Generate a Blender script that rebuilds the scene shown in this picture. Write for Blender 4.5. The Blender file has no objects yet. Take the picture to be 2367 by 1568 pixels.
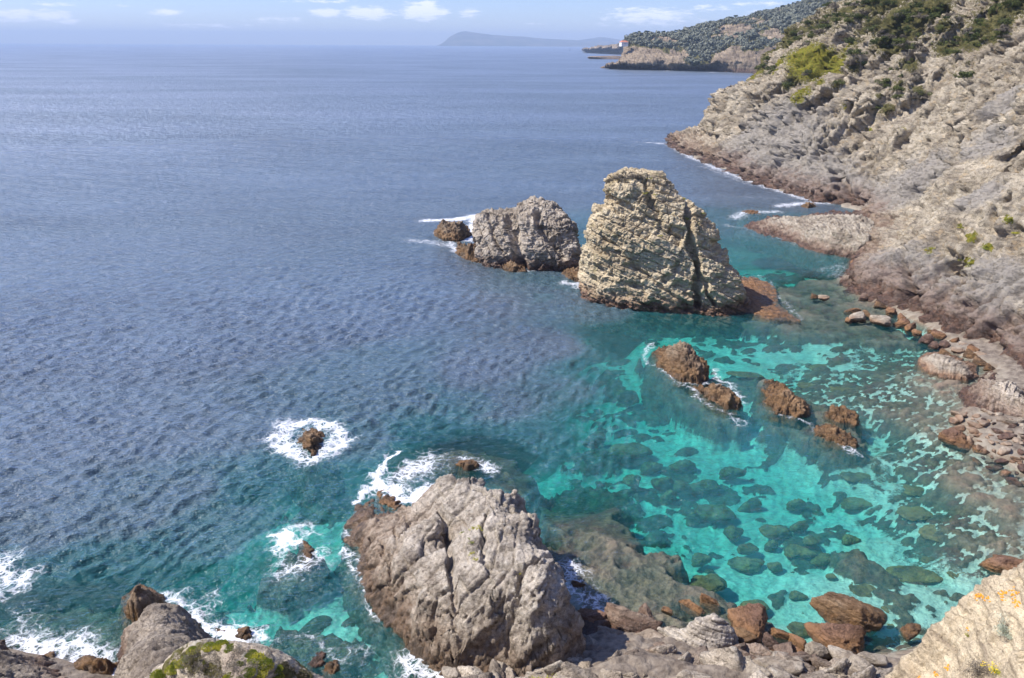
import bpy, math, random
import numpy as np
from mathutils import Matrix, Vector, Euler

f4 = np.float32
R = math.radians
SC = bpy.context.scene
COL = SC.collection

# ------------------------------------------------------------------ camera
CAM_Z = 30.0
PITCH = 21.0
ROLL = 0.28
LENS = 27.0
cam = bpy.data.objects.new('camera', bpy.data.cameras.new('camera'))
COL.objects.link(cam)
cam.data.lens = LENS
cam.data.sensor_width = 36
cam.data.clip_start = 0.3
cam.data.clip_end = 60000
cam.location = (0, 0, CAM_Z)
cam.rotation_euler = (Matrix.Rotation(R(90 - PITCH), 3, 'X') @ Matrix.Rotation(R(ROLL), 3, 'Z')).to_euler()
SC.camera = cam
CM = np.array((Matrix.Rotation(R(90 - PITCH), 3, 'X') @ Matrix.Rotation(R(ROLL), 3, 'Z')))

# ------------------------------------------------------------------ light
SUN_AZ, SUN_EL = -88.0, 50.0
sd = Vector((math.sin(R(SUN_AZ)) * math.cos(R(SUN_EL)), math.cos(R(SUN_AZ)) * math.cos(R(SUN_EL)), math.sin(R(SUN_EL))))
sl = bpy.data.lights.new('sun', 'SUN')
sl.energy = 4.8
sl.angle = R(0.55)
sl.color = (1.0, 0.945, 0.87)
sun = bpy.data.objects.new('sun', sl)
COL.objects.link(sun)
sun.rotation_euler = sd.to_track_quat('Z', 'Y').to_euler()
SC.view_settings.view_transform = 'Standard'
SC.view_settings.look = 'None'
SC.view_settings.gamma = 1
SC.view_settings.exposure = 0.5
SC.cycles.use_denoising = True
SC.cycles.denoising_input_passes = 'RGB_ALBEDO_NORMAL'
SC.cycles.denoising_prefilter = 'ACCURATE'
SC.cycles.max_bounces = 6
SC.cycles.transparent_max_bounces = 12
SC.cycles.volume_bounces = 0
SC.cycles.caustics_reflective = False
SC.cycles.caustics_refractive = False
SC.cycles.sample_clamp_indirect = 3
SC.cycles.sample_clamp_direct = 3.0

# ------------------------------------------------------------------ pixel -> world (2367 x 1568 reading of the photograph)
F = 2367 * LENS / 36.0
def ray(px, py):
    px = np.asarray(px, float); py = np.asarray(py, float)
    v = np.stack([(px - 1183.5) / F, (784 - py) / F, -np.ones_like(px)], -1)
    return v @ CM.T
def atz(px, py, z=0.0):
    d = ray(px, py); t = (z - CAM_Z) / d[..., 2]
    p = d * t[..., None] if d.ndim > 1 else d * t
    p = p + np.array([0, 0, CAM_Z]); return p
def aty(px, py, Y):
    d = ray(px, py); t = Y / d[..., 1]
    p = d * t[..., None] if d.ndim > 1 else d * t
    return p + np.array([0, 0, CAM_Z])

# ------------------------------------------------------------------ node helper
class NG:
    def __init__(s, tree):
        s.t = tree; s.n = tree.nodes; s.l = tree.links
    def node(s, typ, **kw):
        n = s.n.new(typ)
        for k, v in kw.items(): setattr(n, k, v)
        return n
    def put(s, sock, v):
        if isinstance(v, bpy.types.NodeSocket): s.l.new(v, sock)
        elif v is not None:
            if hasattr(sock.default_value, '__len__') and not hasattr(v, '__len__'): v = (v,) * len(sock.default_value)
            if hasattr(sock.default_value, '__len__') and len(sock.default_value) == 4 and len(v) == 3: v = tuple(v) + (1,)
            sock.default_value = v
    def math(s, op, a, b=None, c=None, clamp=False):
        n = s.node('ShaderNodeMath', operation=op, use_clamp=clamp)
        s.put(n.inputs[0], a)
        if b is not None: s.put(n.inputs[1], b)
        if c is not None: s.put(n.inputs[2], c)
        return n.outputs[0]
    def vm(s, op, a, b=None):
        n = s.node('ShaderNodeVectorMath', operation=op)
        s.put(n.inputs[0], a)
        if b is not None: s.put(n.inputs[1] if op != 'SCALE' else n.inputs[3], b)
        return n.outputs[1] if op in ('LENGTH', 'DISTANCE', 'DOT_PRODUCT') else n.outputs[0]
    def mix(s, f, a, b, mode='MIX'):
        n = s.node('ShaderNodeMix', data_type='RGBA', blend_type=mode)
        n.clamp_factor = True
        s.put(n.inputs[0], f); s.put(n.inputs[6], a); s.put(n.inputs[7], b)
        return n.outputs[2]
    def noise(s, vec, scale, detail=4, rough=0.55, out=0, dist=0.0, lac=2.0):
        n = s.node('ShaderNodeTexNoise')
        s.put(n.inputs['Vector'], vec); s.put(n.inputs['Scale'], scale); s.put(n.inputs['Detail'], detail)
        s.put(n.inputs['Roughness'], rough); s.put(n.inputs['Distortion'], dist); s.put(n.inputs['Lacunarity'], lac)
        return n.outputs[out]
    def vor(s, vec, scale, feature='F1', out=0, rnd=1.0):
        n = s.node('ShaderNodeTexVoronoi', feature=feature)
        s.put(n.inputs['Vector'], vec); s.put(n.inputs['Scale'], scale); s.put(n.inputs['Randomness'], rnd)
        return n.outputs[out]
    def ramp(s, f, *stops):
        n = s.node('ShaderNodeValToRGB'); s.put(n.inputs[0], f)
        e = n.color_ramp.elements
        while len(e) < len(stops): e.new(0.5)
        for k, (p, c) in enumerate(stops):
            e[k].position = p
            e[k].color = (c, c, c, 1) if not hasattr(c, '__len__') else tuple(c) + (1,)
        return n.outputs[0]
    def step(s, x, a, b):                       # smoothstep a..b -> 0..1
        n = s.node('ShaderNodeMapRange', interpolation_type='SMOOTHSTEP')
        s.put(n.inputs[0], x); s.put(n.inputs[1], a); s.put(n.inputs[2], b)
        n.inputs[3].default_value = 0; n.inputs[4].default_value = 1
        return n.outputs[0]
    def mapping(s, vec, rot=(0, 0, 0), scale=(1, 1, 1), loc=(0, 0, 0)):
        n = s.node('ShaderNodeMapping'); s.put(n.inputs[0], vec)
        n.inputs[1].default_value = loc; n.inputs[2].default_value = rot; n.inputs[3].default_value = scale
        return n.outputs[0]
    def attr(s, name, out=2):
        return s.node('ShaderNodeAttribute', attribute_name=name).outputs[out]
    def sep(s, v):
        n = s.node('ShaderNodeSeparateXYZ'); s.put(n.inputs[0], v); return n.outputs
    def bump(s, h, dist, strength=1.0, normal=None):
        n = s.node('ShaderNodeBump'); s.put(n.inputs['Height'], h)
        n.inputs['Distance'].default_value = dist; n.inputs['Strength'].default_value = strength
        if normal is not None: s.put(n.inputs['Normal'], normal)
        return n.outputs[0]

def new_mat(name):
    m = bpy.data.materials.new(name); m.use_nodes = True
    m.node_tree.nodes.clear()
    g = NG(m.node_tree); g.o = g.node('ShaderNodeOutputMaterial'); g.m = m
    return g

# ------------------------------------------------------------------ sky
world = bpy.data.worlds.new('World'); SC.world = world; world.use_nodes = True
world.node_tree.nodes.clear()
g = NG(world.node_tree)
wo = g.node('ShaderNodeOutputWorld')
sky = g.node('ShaderNodeTexSky', sky_type='NISHITA', sun_disc=False)
sky.sun_elevation = R(SUN_EL); sky.sun_rotation = R(SUN_AZ)
sky.air_density = 1.0; sky.dust_density = 0.3; sky.ozone_density = 2.0; sky.altitude = 0
tc = g.node('ShaderNodeTexCoord').outputs['Generated']
x, y, z = g.sep(tc)
el = g.math('ARCSINE', z)
az = g.math('ARCTAN2', x, y)
hue = g.mix(g.step(el, -0.01, 0.07), (0.71, 0.79, 1.13), (0.58, 0.68, 1.06))
skyc = g.mix(1.0, sky.outputs[0], hue, 'MULTIPLY')
bg = g.node('ShaderNodeBackground'); g.put(bg.inputs[0], skyc); bg.inputs[1].default_value = 0.13
cv = g.node('ShaderNodeCombineXYZ')
g.put(cv.inputs[0], g.math('MULTIPLY', az, 26)); g.put(cv.inputs[1], g.math('MULTIPLY', el, 120))
cn = g.noise(cv.outputs[0], 2.0, 9, 0.68)
# cloud banks: (px, py, half width px, half height px, weight)
best = None
for (cx, cy, rx, ry, w) in [(30, 34, 55, 14, 1), (115, 37, 42, 13, 1.1), (160, 50, 25, 6, .9), (385, 29, 36, 8, 1.05), (20, 45, 40, 8, .8),
                            (760, 30, 60, 11, 1), (850, 30, 75, 16, 1.1), (980, 26, 62, 22, 1.2), (985, 8, 40, 7, 1.0), (1085, 30, 30, 13, .8),
                            (640, 48, 80, 10, .62), (480, 60, 120, 8, .6), (1240, 55, 30, 5, .5), (1500, 38, 120, 24, .9), (1640, 20, 80, 10, .6),
                            (1450, 55, 90, 12, .5), (1760, 36, 50, 12, .7), (120, 10, 60, 5, .6), (740, 4, 90, 5, .7), (1760, 8, 90, 8, .6), (280, 14, 30, 4, .6)]:
    d = ray(cx, cy); d = d / np.linalg.norm(d)
    a0, e0 = math.atan2(d[0], d[1]), math.asin(d[2])
    u = g.math('MULTIPLY', g.math('SUBTRACT', az, a0), F / rx)
    v = g.math('MULTIPLY', g.math('SUBTRACT', el, e0), F / ry)
    rr = g.math('SQRT', g.math('ADD', g.math('MULTIPLY', u, u), g.math('MULTIPLY', v, v)))
    b = g.math('MULTIPLY', g.math('SUBTRACT', 1.25, rr, clamp=True), w)
    best = b if best is None else g.math('MAXIMUM', best, b)
far = g.math('MULTIPLY', g.step(el, 0.02, 0.25), 0.62)      # more broken cloud higher up, outside the frame
far = g.math('MULTIPLY', far, g.step(g.noise(tc, 3.0, 4, 0.6), 0.45, 0.65))
best = g.math('MAXIMUM', best, far)
cl = g.math('ADD', g.math('MULTIPLY', best, 1.0), g.math('MULTIPLY', g.math('SUBTRACT', cn, 0.5), 2.6))
thick = g.math('MULTIPLY', g.step(cl, 0.3, 1.0), g.step(best, 0.0, 0.25))
bgc = g.node('ShaderNodeBackground'); g.put(bgc.inputs[0], (0.86, 0.89, 1.0)); bgc.inputs[1].default_value = 1.0
mx = g.node('ShaderNodeMixShader'); g.put(mx.inputs[0], g.math('MULTIPLY', thick, 0.95)); g.l.new(bg.outputs[0], mx.inputs[1]); g.l.new(bgc.outputs[0], mx.inputs[2])
g.l.new(mx.outputs[0], wo.inputs[0])

# ------------------------------------------------------------------ numpy noise
rng = np.random.RandomState(11)
TAB = rng.rand(64 * 64 * 64).astype(f4)
def vn(P):
    P = np.asarray(P, f4)
    i = np.floor(P); f = P - i; i = i.astype(np.int32)
    f = f * f * f * (f * (f * 6 - 15) + 10)
    x0, y0, z0 = i[..., 0] & 63, i[..., 1] & 63, i[..., 2] & 63
    x1, y1, z1 = (x0 + 1) & 63, (y0 + 1) & 63, (z0 + 1) & 63
    fx, fy, fz = f[..., 0], f[..., 1], f[..., 2]
    def L(a, b, t): return a + (b - a) * t
    def T(a, b, c): return TAB[(a * 64 + b) * 64 + c]
    return L(L(L(T(x0, y0, z0), T(x1, y0, z0), fx), L(T(x0, y1, z0), T(x1, y1, z0), fx), fy),
             L(L(T(x0, y0, z1), T(x1, y0, z1), fx), L(T(x0, y1, z1), T(x1, y1, z1), fx), fy), fz)
ROT = np.array(Euler((0.7, 0.4, 1.1)).to_matrix()).astype(f4)
def fbm(P, size, octs=4, gain=0.5, seed=0, ridged=False):
    Q = np.asarray(P, f4) / f4(size) + f4(seed * 17.31 + 3.7); a = 1.0; tot = 0; n = 0
    for _ in range(octs):
        v = vn(Q)
        if ridged: v = 1 - np.abs(2 * v - 1)
        tot = tot + a * v; n += a; a *= gain; Q = (Q @ ROT) * f4(2.03) + f4(5.1)
    return tot / n - (0.7 if ridged else 0.5)
def hsh(a, b=0, c=0):
    h = (a.astype(np.int64) * 73856093) ^ (np.asarray(b).astype(np.int64) * 19349663) ^ (np.asarray(c).astype(np.int64) * 83492791)
    h = (h ^ (h >> 13)) * 1274126177 & 0x7fffffff
    return ((h ^ (h >> 15)) & 0xffff).astype(f4) / 65535.0
def frame(dip, strike, spin=0.0):
    return np.array(Euler((R(dip), R(spin), R(strike))).to_matrix()).astype(f4)   # columns: two joint axes, bed normal
def sst(x, a, b):
    t = np.clip((x - a) / (b - a), 0, 1); return t * t * (3 - 2 * t)
def blocks(P, fr, size, warp=0.5, wl=3.0, groove=0.1, seed=0):
    Q = np.asarray(P, f4) @ fr
    W = np.stack([fbm(P, wl, 2, seed=seed + k) for k in range(3)], -1) * warp * 2
    Q = Q / np.array(size, f4) + W + f4(seed * 7.7)
    k = np.floor(Q[..., 2]); h0 = hsh(k, seed)
    Q[..., 0] += h0 * 3.0; Q[..., 1] += h0 * 5.0
    i, j = np.floor(Q[..., 0]), np.floor(Q[..., 1])
    fr_ = np.stack([Q[..., 0] - i, Q[..., 1] - j, Q[..., 2] - k], -1)
    e = np.minimum(fr_, 1 - fr_) * np.array(size, f4)
    gr = sst(e.min(-1), 0, groove)
    return hsh(i * 3 + j * 7, k, seed) - 0.5, gr, h0 - 0.5

# ------------------------------------------------------------------ mesh helpers
def make_mesh(name, V, Fq, mat, smooth=True, attrs=None):
    V = np.ascontiguousarray(V, f4); Fq = np.ascontiguousarray(Fq, np.int32)
    me = bpy.data.meshes.new(name)
    n, k = Fq.shape
    me.vertices.add(len(V)); me.vertices.foreach_set('co', V.ravel())
    me.loops.add(n * k); me.loops.foreach_set('vertex_index', Fq.ravel())
    me.polygons.add(n); me.polygons.foreach_set('loop_start', np.arange(n, dtype=np.int32) * k)
    me.polygons.foreach_set('loop_total', np.full(n, k, np.int32))
    me.polygons.foreach_set('use_smooth', np.full(n, smooth, bool))
    me.update(calc_edges=True)
    if attrs:
        for an, av in attrs.items():
            a = me.attributes.new(an, 'FLOAT', 'POINT'); a.data.foreach_set('value', np.ascontiguousarray(av, f4))
    me.materials.append(mat)
    return me
def link(name, me, parent=None, loc=None):
    o = bpy.data.objects.new(name, me); COL.objects.link(o)
    if loc is not None: o.location = loc
    if parent is not None: o.parent = parent
    return o
def tag(o, label=None, cat=None, group=None, kind=None):
    if label: o['label'] = label
    if cat: o['category'] = cat
    if group: o['group'] = group
    if kind: o['kind'] = kind
    return o
def grid_faces(m, n, wrap=False):
    i = np.arange(m - 1)[:, None]; j = np.arange(n if wrap else n - 1)[None, :]
    j2 = (j + 1) % n
    a = i * n + j; b = i * n + j2; c = (i + 1) * n + j2; d = (i + 1) * n + j
    return np.stack([a, b, c, d], -1).reshape(-1, 4)
def compact(V, Fq, attrs=None):
    u, inv = np.unique(Fq, return_inverse=True)
    return V[u], inv.reshape(Fq.shape), ({k: v[u] for k, v in attrs.items()} if attrs else None)
def grid_normals(G, wrap=False):
    if wrap:
        du = np.roll(G, -1, 1) - np.roll(G, 1, 1)
    else: du = np.gradient(G, axis=1)
    dv = np.gradient(G, axis=0)
    N = np.cross(du, dv); N /= (np.linalg.norm(N, axis=-1, keepdims=True) + 1e-9)
    return N
def rebase(me, o):          # object origin at the foot of the mesh
    n = len(me.vertices); a = np.empty(n * 3, f4); me.vertices.foreach_get('co', a); a = a.reshape(-1, 3)
    c = np.array([a[:, 0].mean(), a[:, 1].mean(), max(a[:, 2].min(), -0.5)], f4)
    me.vertices.foreach_set('co', (a - c).ravel()); me.update(); o.location = c.tolist()

def poly_sd(P, poly):       # signed distance (positive inside) of points (N,2) to a closed polygon
    P = P.astype(f4); d = np.full(len(P), 1e9, f4); ins = np.zeros(len(P), bool)
    poly = np.asarray(poly, f4)[:, :2]
    for k in range(len(poly)):
        a, b = poly[k], poly[(k + 1) % len(poly)]
        ab = b - a; t = np.clip(((P - a) @ ab) / (ab @ ab + 1e-9), 0, 1)
        d = np.minimum(d, np.hypot(P[:, 0] - a[0] - ab[0] * t, P[:, 1] - a[1] - ab[1] * t))
        c = (a[1] > P[:, 1]) != (b[1] > P[:, 1])
        with np.errstate(divide='ignore', invalid='ignore'):
            xx = (b[0] - a[0]) * (P[:, 1] - a[1]) / (b[1] - a[1]) + a[0]
        ins ^= c & (P[:, 0] < xx)
    return np.where(ins, d, -d)
def line_d(P, pts):         # distance of points (N,2) to a polyline
    d = np.full(len(P), 1e9, f4); pts = np.asarray(pts, f4)[:, :2]
    if len(pts) == 1: return np.hypot(P[:, 0] - pts[0, 0], P[:, 1] - pts[0, 1])
    for k in range(len(pts) - 1):
        a, b = pts[k], pts[k + 1]
        ab = b - a; t = np.clip(((P - a) @ ab) / (ab @ ab + 1e-9), 0, 1)
        d = np.minimum(d, np.hypot(P[:, 0] - a[0] - ab[0] * t, P[:, 1] - a[1] - ab[1] * t))
    return d
def px2w(lst, z=0.0):
    a = np.array(lst, float); return atz(a[:, 0], a[:, 1], z)

# ------------------------------------------------------------------ rock materials
def rock_mat(name, light, mid, dark, bed=(20, 0, 0), lich=None, lich_amt=0.0, wet=1.0, wetcol=(0.075, 0.042, 0.028), stain_shade=0.5, scale=1.0,
             wet_z=1.3, veg=False, bscale=1.0, streak=2.6):
    g = new_mat(name)
    pos = g.node('ShaderNodeNewGeometry').outputs['Position']
    z = g.sep(pos)[2]
    rot = tuple(R(a) for a in bed)
    ms = g.mapping(pos, rot, (0.35 if streak > 2 else 0.6, 0.35 if streak > 2 else 0.6, streak))
    n1 = g.noise(pos, 0.22 * scale, 6, 0.6)
    n2 = g.noise(ms, 0.9 * scale, 8, 0.65)
    n3 = g.noise(pos, 3.2 * scale, 6, 0.7)
    n4 = g.noise(pos, 14 * scale, 4, 0.7)
    col = g.mix(g.ramp(n1, (0.38, 0.0), (0.64, 1.0)), mid, light)
    col = g.mix(g.math('MULTIPLY', g.step(n2, 0.50, 0.66), 0.6), col, dark)
    col = g.mix(g.math('MULTIPLY', g.step(n2, 0.47, 0.36), 0.55), col, tuple(min(1, c * 1.3) for c in light))
    col = g.mix(g.math('MULTIPLY', g.step(n3, 0.54, 0.70), stain_shade), col, dark)  # dark blotches: stains, and shade of small overhangs painted in on the cliff
    col = g.mix(1.0, col, g.ramp(n4, (0.3, 0.6), (0.7, 1.3)), 'MULTIPLY')
    if lich:
        l = g.noise(g.vm('ADD', pos, (13, 7, 3)), 1.1 * scale, 6, 0.7)
        col = g.mix(g.math('MULTIPLY', g.step(l, 0.56, 0.62), lich_amt), col, lich)
    if veg:
        vg = g.attr('veg'); gn = g.attr('green'); gy = g.attr('grey')
        vn_ = g.noise(pos, 1.7, 6, 0.75)
        col = g.mix(g.math('MULTIPLY', g.step(g.math('ADD', gy, g.math('MULTIPLY', g.math('SUBTRACT', vn_, 0.5), 1.0)), 0.35, 0.75), 0.75), col, (0.30, 0.275, 0.245))
        vc = g.mix(g.step(vn_, 0.4, 0.6), (0.075, 0.075, 0.028), (0.15, 0.13, 0.05))
        vf = g.step(g.math('ADD', vg, g.math('MULTIPLY', g.math('SUBTRACT', vn_, 0.5), 2.2)), 0.42, 0.62)
        col = g.mix(vf, col, vc)
        gc = g.mix(g.step(g.noise(pos, 2.6, 5, 0.8), 0.4, 0.6), (0.15, 0.17, 0.022), (0.24, 0.19, 0.03))
        gf = g.step(g.math('ADD', gn, g.math('MULTIPLY', g.math('SUBTRACT', g.noise(pos, 2.3, 5, 0.75), 0.5), 2.0)), 0.42, 0.60)
        col = g.mix(gf, col, gc)
    wz = g.math('ADD', z, g.math('MULTIPLY', g.math('SUBTRACT', g.noise(pos, 0.7, 5, 0.6), 0.5), 2.2 * wet_z))
    wcol = g.mix(g.step(g.noise(pos, 1.3, 6, 0.7), 0.42, 0.58), wetcol, tuple(c * f for c, f in zip(wetcol, (2.0, 1.9, 1.7))))
    wf = g.math('MULTIPLY', g.step(wz, wet_z * 1.15, wet_z * 0.55), wet)
    midf = g.math('MULTIPLY', g.step(wz, wet_z * 2.6, wet_z * 1.0), 0.55 * wet)
    col = g.mix(midf, col, tuple(c * 2.7 for c in wetcol))
    col = g.mix(wf, col, wcol)
    h = g.math('ADD', g.math('MULTIPLY', n2, 0.40), g.math('MULTIPLY', n3, 0.55))
    h = g.math('ADD', h, g.math('MULTIPLY', n4, 0.16))
    h = g.math('ADD', h, g.math('MULTIPLY', g.step(g.noise(g.vm('ADD', ms, (5, 3, 1)), 3.4 * scale, 5, 0.8), 0.46, 0.40), -0.22))
    b = g.node('ShaderNodeBsdfPrincipled')
    g.put(b.inputs['Base Color'], col)
    g.put(b.inputs['Roughness'], g.math('SUBTRACT', 0.95, g.math('MULTIPLY', wf, 0.5)))
    g.put(b.inputs['Specular IOR Level'], g.math('ADD', 0.15, g.math('MULTIPLY', wf, 0.4)))
    g.put(b.inputs['Normal'], g.bump(h, 0.45 * bscale / scale, 0.9))
    g.l.new(b.outputs[0], g.o.inputs[0])
    return g.m

M = {}
M['tan'] = rock_mat('tan layered rock', (0.68, 0.57, 0.39), (0.55, 0.44, 0.28), (0.20, 0.155, 0.11), bed=(-8, 22, 0), lich=(0.36, 0.33, 0.12), lich_amt=0.3, wet_z=1.0, wetcol=(0.11, 0.06, 0.035))
M['grey'] = rock_mat('pale grey schist', (0.58, 0.50, 0.40), (0.38, 0.315, 0.24), (0.12, 0.095, 0.075), bed=(12, -20, 30), lich=(0.60, 0.56, 0.48), lich_amt=0.45, wet_z=0.8, stain_shade=0.75)
M['cliff'] = rock_mat('cliff rock', (0.51, 0.44, 0.33), (0.33, 0.275, 0.20), (0.11, 0.09, 0.07), bed=(35, -35, 10), lich=(0.47, 0.345, 0.20), lich_amt=0.5, wet_z=2.0, veg=True, scale=0.6, stain_shade=0.8, bscale=1.0, streak=1.5)
M['big'] = rock_mat('weathered foreground rock', (0.57, 0.50, 0.41), (0.37, 0.315, 0.25), (0.10, 0.08, 0.062), bed=(12, -20, 30), lich=(0.62, 0.57, 0.48), lich_amt=0.5, wet_z=1.5, wetcol=(0.10, 0.066, 0.042), stain_shade=0.85, scale=1.4, streak=1.6)
M['shelf'] = rock_mat('shelf rock', (0.50, 0.44, 0.35), (0.34, 0.285, 0.22), (0.13, 0.10, 0.08), bed=(20, 12, 60), lich=(0.50, 0.38, 0.25), lich_amt=0.4, wet_z=0.75, scale=1.1, stain_shade=0.7)
M['slab'] = rock_mat('pale slab rock', (0.62, 0.55, 0.46), (0.46, 0.40, 0.33), (0.16, 0.13, 0.105), bed=(-10, 14, 20), wet=0.0, scale=1.8, stain_shade=0.5)
M['dark'] = rock_mat('dark crusty rock', (0.38, 0.29, 0.20), (0.19, 0.12, 0.075), (0.05, 0.034, 0.026), bed=(30, 20, 40), wet_z=0.7, wetcol=(0.10, 0.055, 0.022), scale=1.3)
M['reef'] = rock_mat('red wave cut rock', (0.27, 0.165, 0.115), (0.17, 0.095, 0.065), (0.065, 0.04, 0.03), bed=(4, 8, 40), wet_z=0.35, wetcol=(0.13, 0.07, 0.03), scale=1.2)
M['warm'] = rock_mat('warm tan crag', (0.54, 0.45, 0.31), (0.41, 0.325, 0.215), (0.16, 0.12, 0.085), bed=(15, 25, 0), lich=(0.68, 0.30, 0.03), lich_amt=0.0, wet=0, scale=2.2, stain_shade=0.45, bscale=0.35)
M['algae'] = rock_mat('algae covered boulder', (0.42, 0.23, 0.095), (0.27, 0.14, 0.055), (0.10, 0.055, 0.035), wet=0, scale=2.0)
M['slope'] = rock_mat('grey brown cliff rock', (0.42, 0.355, 0.28), (0.25, 0.205, 0.16), (0.09, 0.07, 0.06), bed=(10, 35, 20), wet_z=0.9, scale=1.2, stain_shade=0.75)  # darker grey brown rock for spurs and loose boulders
M['cobble'] = rock_mat('beach boulder', (0.44, 0.38, 0.30), (0.28, 0.23, 0.175), (0.17, 0.125, 0.09), wet_z=0.32, wetcol=(0.12, 0.07, 0.04), scale=2.2, stain_shade=0.3, bscale=0.7)
# ------------------------------------------------------------------ shoreline in world units
COAST = np.array([(46, -30), (46, 30), (47, 42), (48, 50), (50.5, 60), (50.5, 69), (48.5, 78.6), (47.5, 83), (46, 88.6), (44.5, 95), (45, 102), (49, 108), (52, 114), (58, 124), (62.5, 138),
                  (66, 148), (64.5, 155), (60.6, 160), (57.5, 172), (56, 181), (53, 208), (49, 232), (51, 262), (53, 274), (60, 290)], float)
def coast_x(Y): return np.interp(Y, COAST[:, 1], COAST[:, 0])

# ------------------------------------------------------------------ cliff (terrain)
PROF_S = np.array([(-6, -4), (0, -0.2), (1.2, 2.2), (8, 4.2), (11.5, 5.0), (13.5, 12.0), (17, 18.2), (25, 20.3), (27, 23.5), (29.5, 28), (36, 33), (45, 39.5), (56, 44.5), (80, 60), (150, 95)])
PROF_M = np.array([(-6, -4), (0, -0.2), (1.5, 2.5), (6, 5.5), (12, 12), (20, 19.5), (30, 27), (44, 39), (60, 51), (90, 72), (160, 110)])
def cliff_h(X, Y):
    d = X - coast_x(Y)
    P2 = np.stack([X, Y, np.zeros_like(X)], -1)
    g1 = fbm(np.stack([X * 0.25, Y, X * 0], -1), 24, 3, seed=1)           # gullies running down the slope
    g2 = fbm(np.stack([X * 0.45, Y + 0.35 * X, X * 0], -1), 9, 3, seed=2)
    w = sst(Y, 185, 240)
    hs = np.interp(d, PROF_S[:, 0], PROF_S[:, 1]); hm = np.interp(d + g1 * 5 * sst(d, 2, 12), PROF_M[:, 0], PROF_M[:, 1])
    h = hm * (1 - w) + hs * w
    amp = sst(d, 1, 22)
    h = h + amp * (g1 * 15 * (1 - 0.6 * w) + g2 * 9 * (1 - 0.4 * w))
    # the spur ends seaward of here and drops to the bay behind it
    yend = 269 + (X - 60) * 0.55
    h = np.minimum(h, (yend - Y) * 2.2 + 3)
    h = np.maximum(h, -5)
    # notch in the prow, and a cave mouth low on the shelf
    return h
def cliff_mesh():
    xs = [36.0]
    while xs[-1] < 175:
        x_ = xs[-1]; xs.append(x_ + (0.21 if x_ < 105 else 0.21 + (x_ - 105) * 0.02))
    ys = [25.0]
    while ys[-1] < 300:
        y_ = ys[-1]; ys.append(y_ + (0.6 if y_ < 48 else 0.19 + max(0, y_ - 60) * 0.0012))
    X, Y = np.meshgrid(np.array(xs), np.array(ys))
    h = cliff_h(X, Y)
    G = np.stack([X, Y, h], -1)
    N = grid_normals(G)
    S = G.shape; P = G.reshape(-1, 3); Nn = N.reshape(-1, 3)
    Nh = Nn * np.array([1.25, 1.25, 0.45])
    d = (P[:, 0] - coast_x(P[:, 1]))
    live = sst(d, -3.5, 0.5)
    near = 0.55 + 0.45 * sst(P[:, 1], 80, 200)
    big = fbm(P, 7.0, 4, 0.55, seed=3, ridged=True) * 3.4
    fr = frame(25, 10, -38)
    b1, g1, s1 = blocks(P, fr, (7, 5, 2.2), 0.55, 9, 0.35, seed=1)
    b2, g2, s2 = blocks(P, fr, (2.6, 2.0, 0.8), 0.8, 4, 0.14, seed=2)
    b3, g3, s3 = blocks(P, frame(40, 60, 20), (1.3, 0.9, 0.45), 0.9, 2, 0.08, seed=3)
    msk = sst(fbm(P, 11, 3, seed=9), -0.10, 0.12)
    b4, g4, s4 = blocks(P, frame(30, 20, -34), (9, 6, 1.3), 0.30, 14, 0.22, seed=14)
    m4 = sst(fbm(P, 16, 3, seed=15), -0.14, 0.06)
    fine = fbm(P, 1.4, 4, 0.6, seed=4, ridged=True)
    pits = sst(fbm(P, 2.6, 3, 0.6, seed=71), 0.06, 0.2) * (0.3 + 0.7 * msk)
    D = (s4 * 1.9 + b4 * 1.0 + (g4 - 1) * 0.9) * m4 + big * 1.0 - pits * 2.4 + (b1 * 3.2 + (g1 - 1) * 1.5) * (0.2 + 0.8 * msk) + s1 * 1.3 + (b2 * 1.6 + s2 * 0.9) * (0.45 + 0.55 * msk) + b3 * 0.8 + s3 * .4 + (g2 - 1) * 0.65 + fine * 1.0
    rp = hole_mask(P)
    pw_ = (P[:, :2] + np.stack([fbm(P, 3.5, 3, seed=91), fbm(P, 3.5, 3, seed=92)], -1) * 5).astype(f4)
    for pts, wd, dp in CREV:
        w_ = [march(a, b) for a, b in pts]; w_ = [q for q in w_ if q is not None]
        if len(w_) < 2: continue
        w_ = np.array(w_); lo, hi = w_.min(0)[:2] - 8, w_.max(0)[:2] + 8
        sel = np.where(((pw_ > lo) & (pw_ < hi)).all(1))[0]
        rp[sel] = np.maximum(rp[sel], dp * (1 - sst(line_d(pw_[sel], w_), wd * .25, wd)))
    D = D * near - rp
    P = P + Nh * (D * live)[:, None]
    P[:, 2] += live * fbm(P, 0.6, 2, seed=6) * 0.12
    keep = (d > -5).reshape(S[:2])
    fq = grid_faces(S[0], S[1])
    kf = keep.ravel()[fq].all(1)
    veg, green, grey = veg_fields(P)
    V, fq, at = compact(P, fq[kf], {'veg': veg, 'green': green, 'grey': grey})
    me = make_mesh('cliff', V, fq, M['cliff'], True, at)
    o = link('cliff', me); tag(o, 'tall tan rocky cliff rising from the sea to the right with shrubs on its upper slope', None, None, 'structure')
    return o, X[0], Y[:, 0], P.reshape(S)
def march(px, py):
    """world point where the view ray of a photo pixel meets the cliff's base surface"""
    d = ray(px, py); d = d / np.linalg.norm(d)
    t = np.arange(60, 420, 0.5)
    p = d[None] * t[:, None] + np.array([0, 0, CAM_Z])
    h = cliff_h(p[:, 0], p[:, 1])
    ok = (p[:, 2] <= h) & (p[:, 0] > coast_x(p[:, 1]) - 1)
    if not ok.any(): return None
    return p[np.argmax(ok)]
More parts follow.
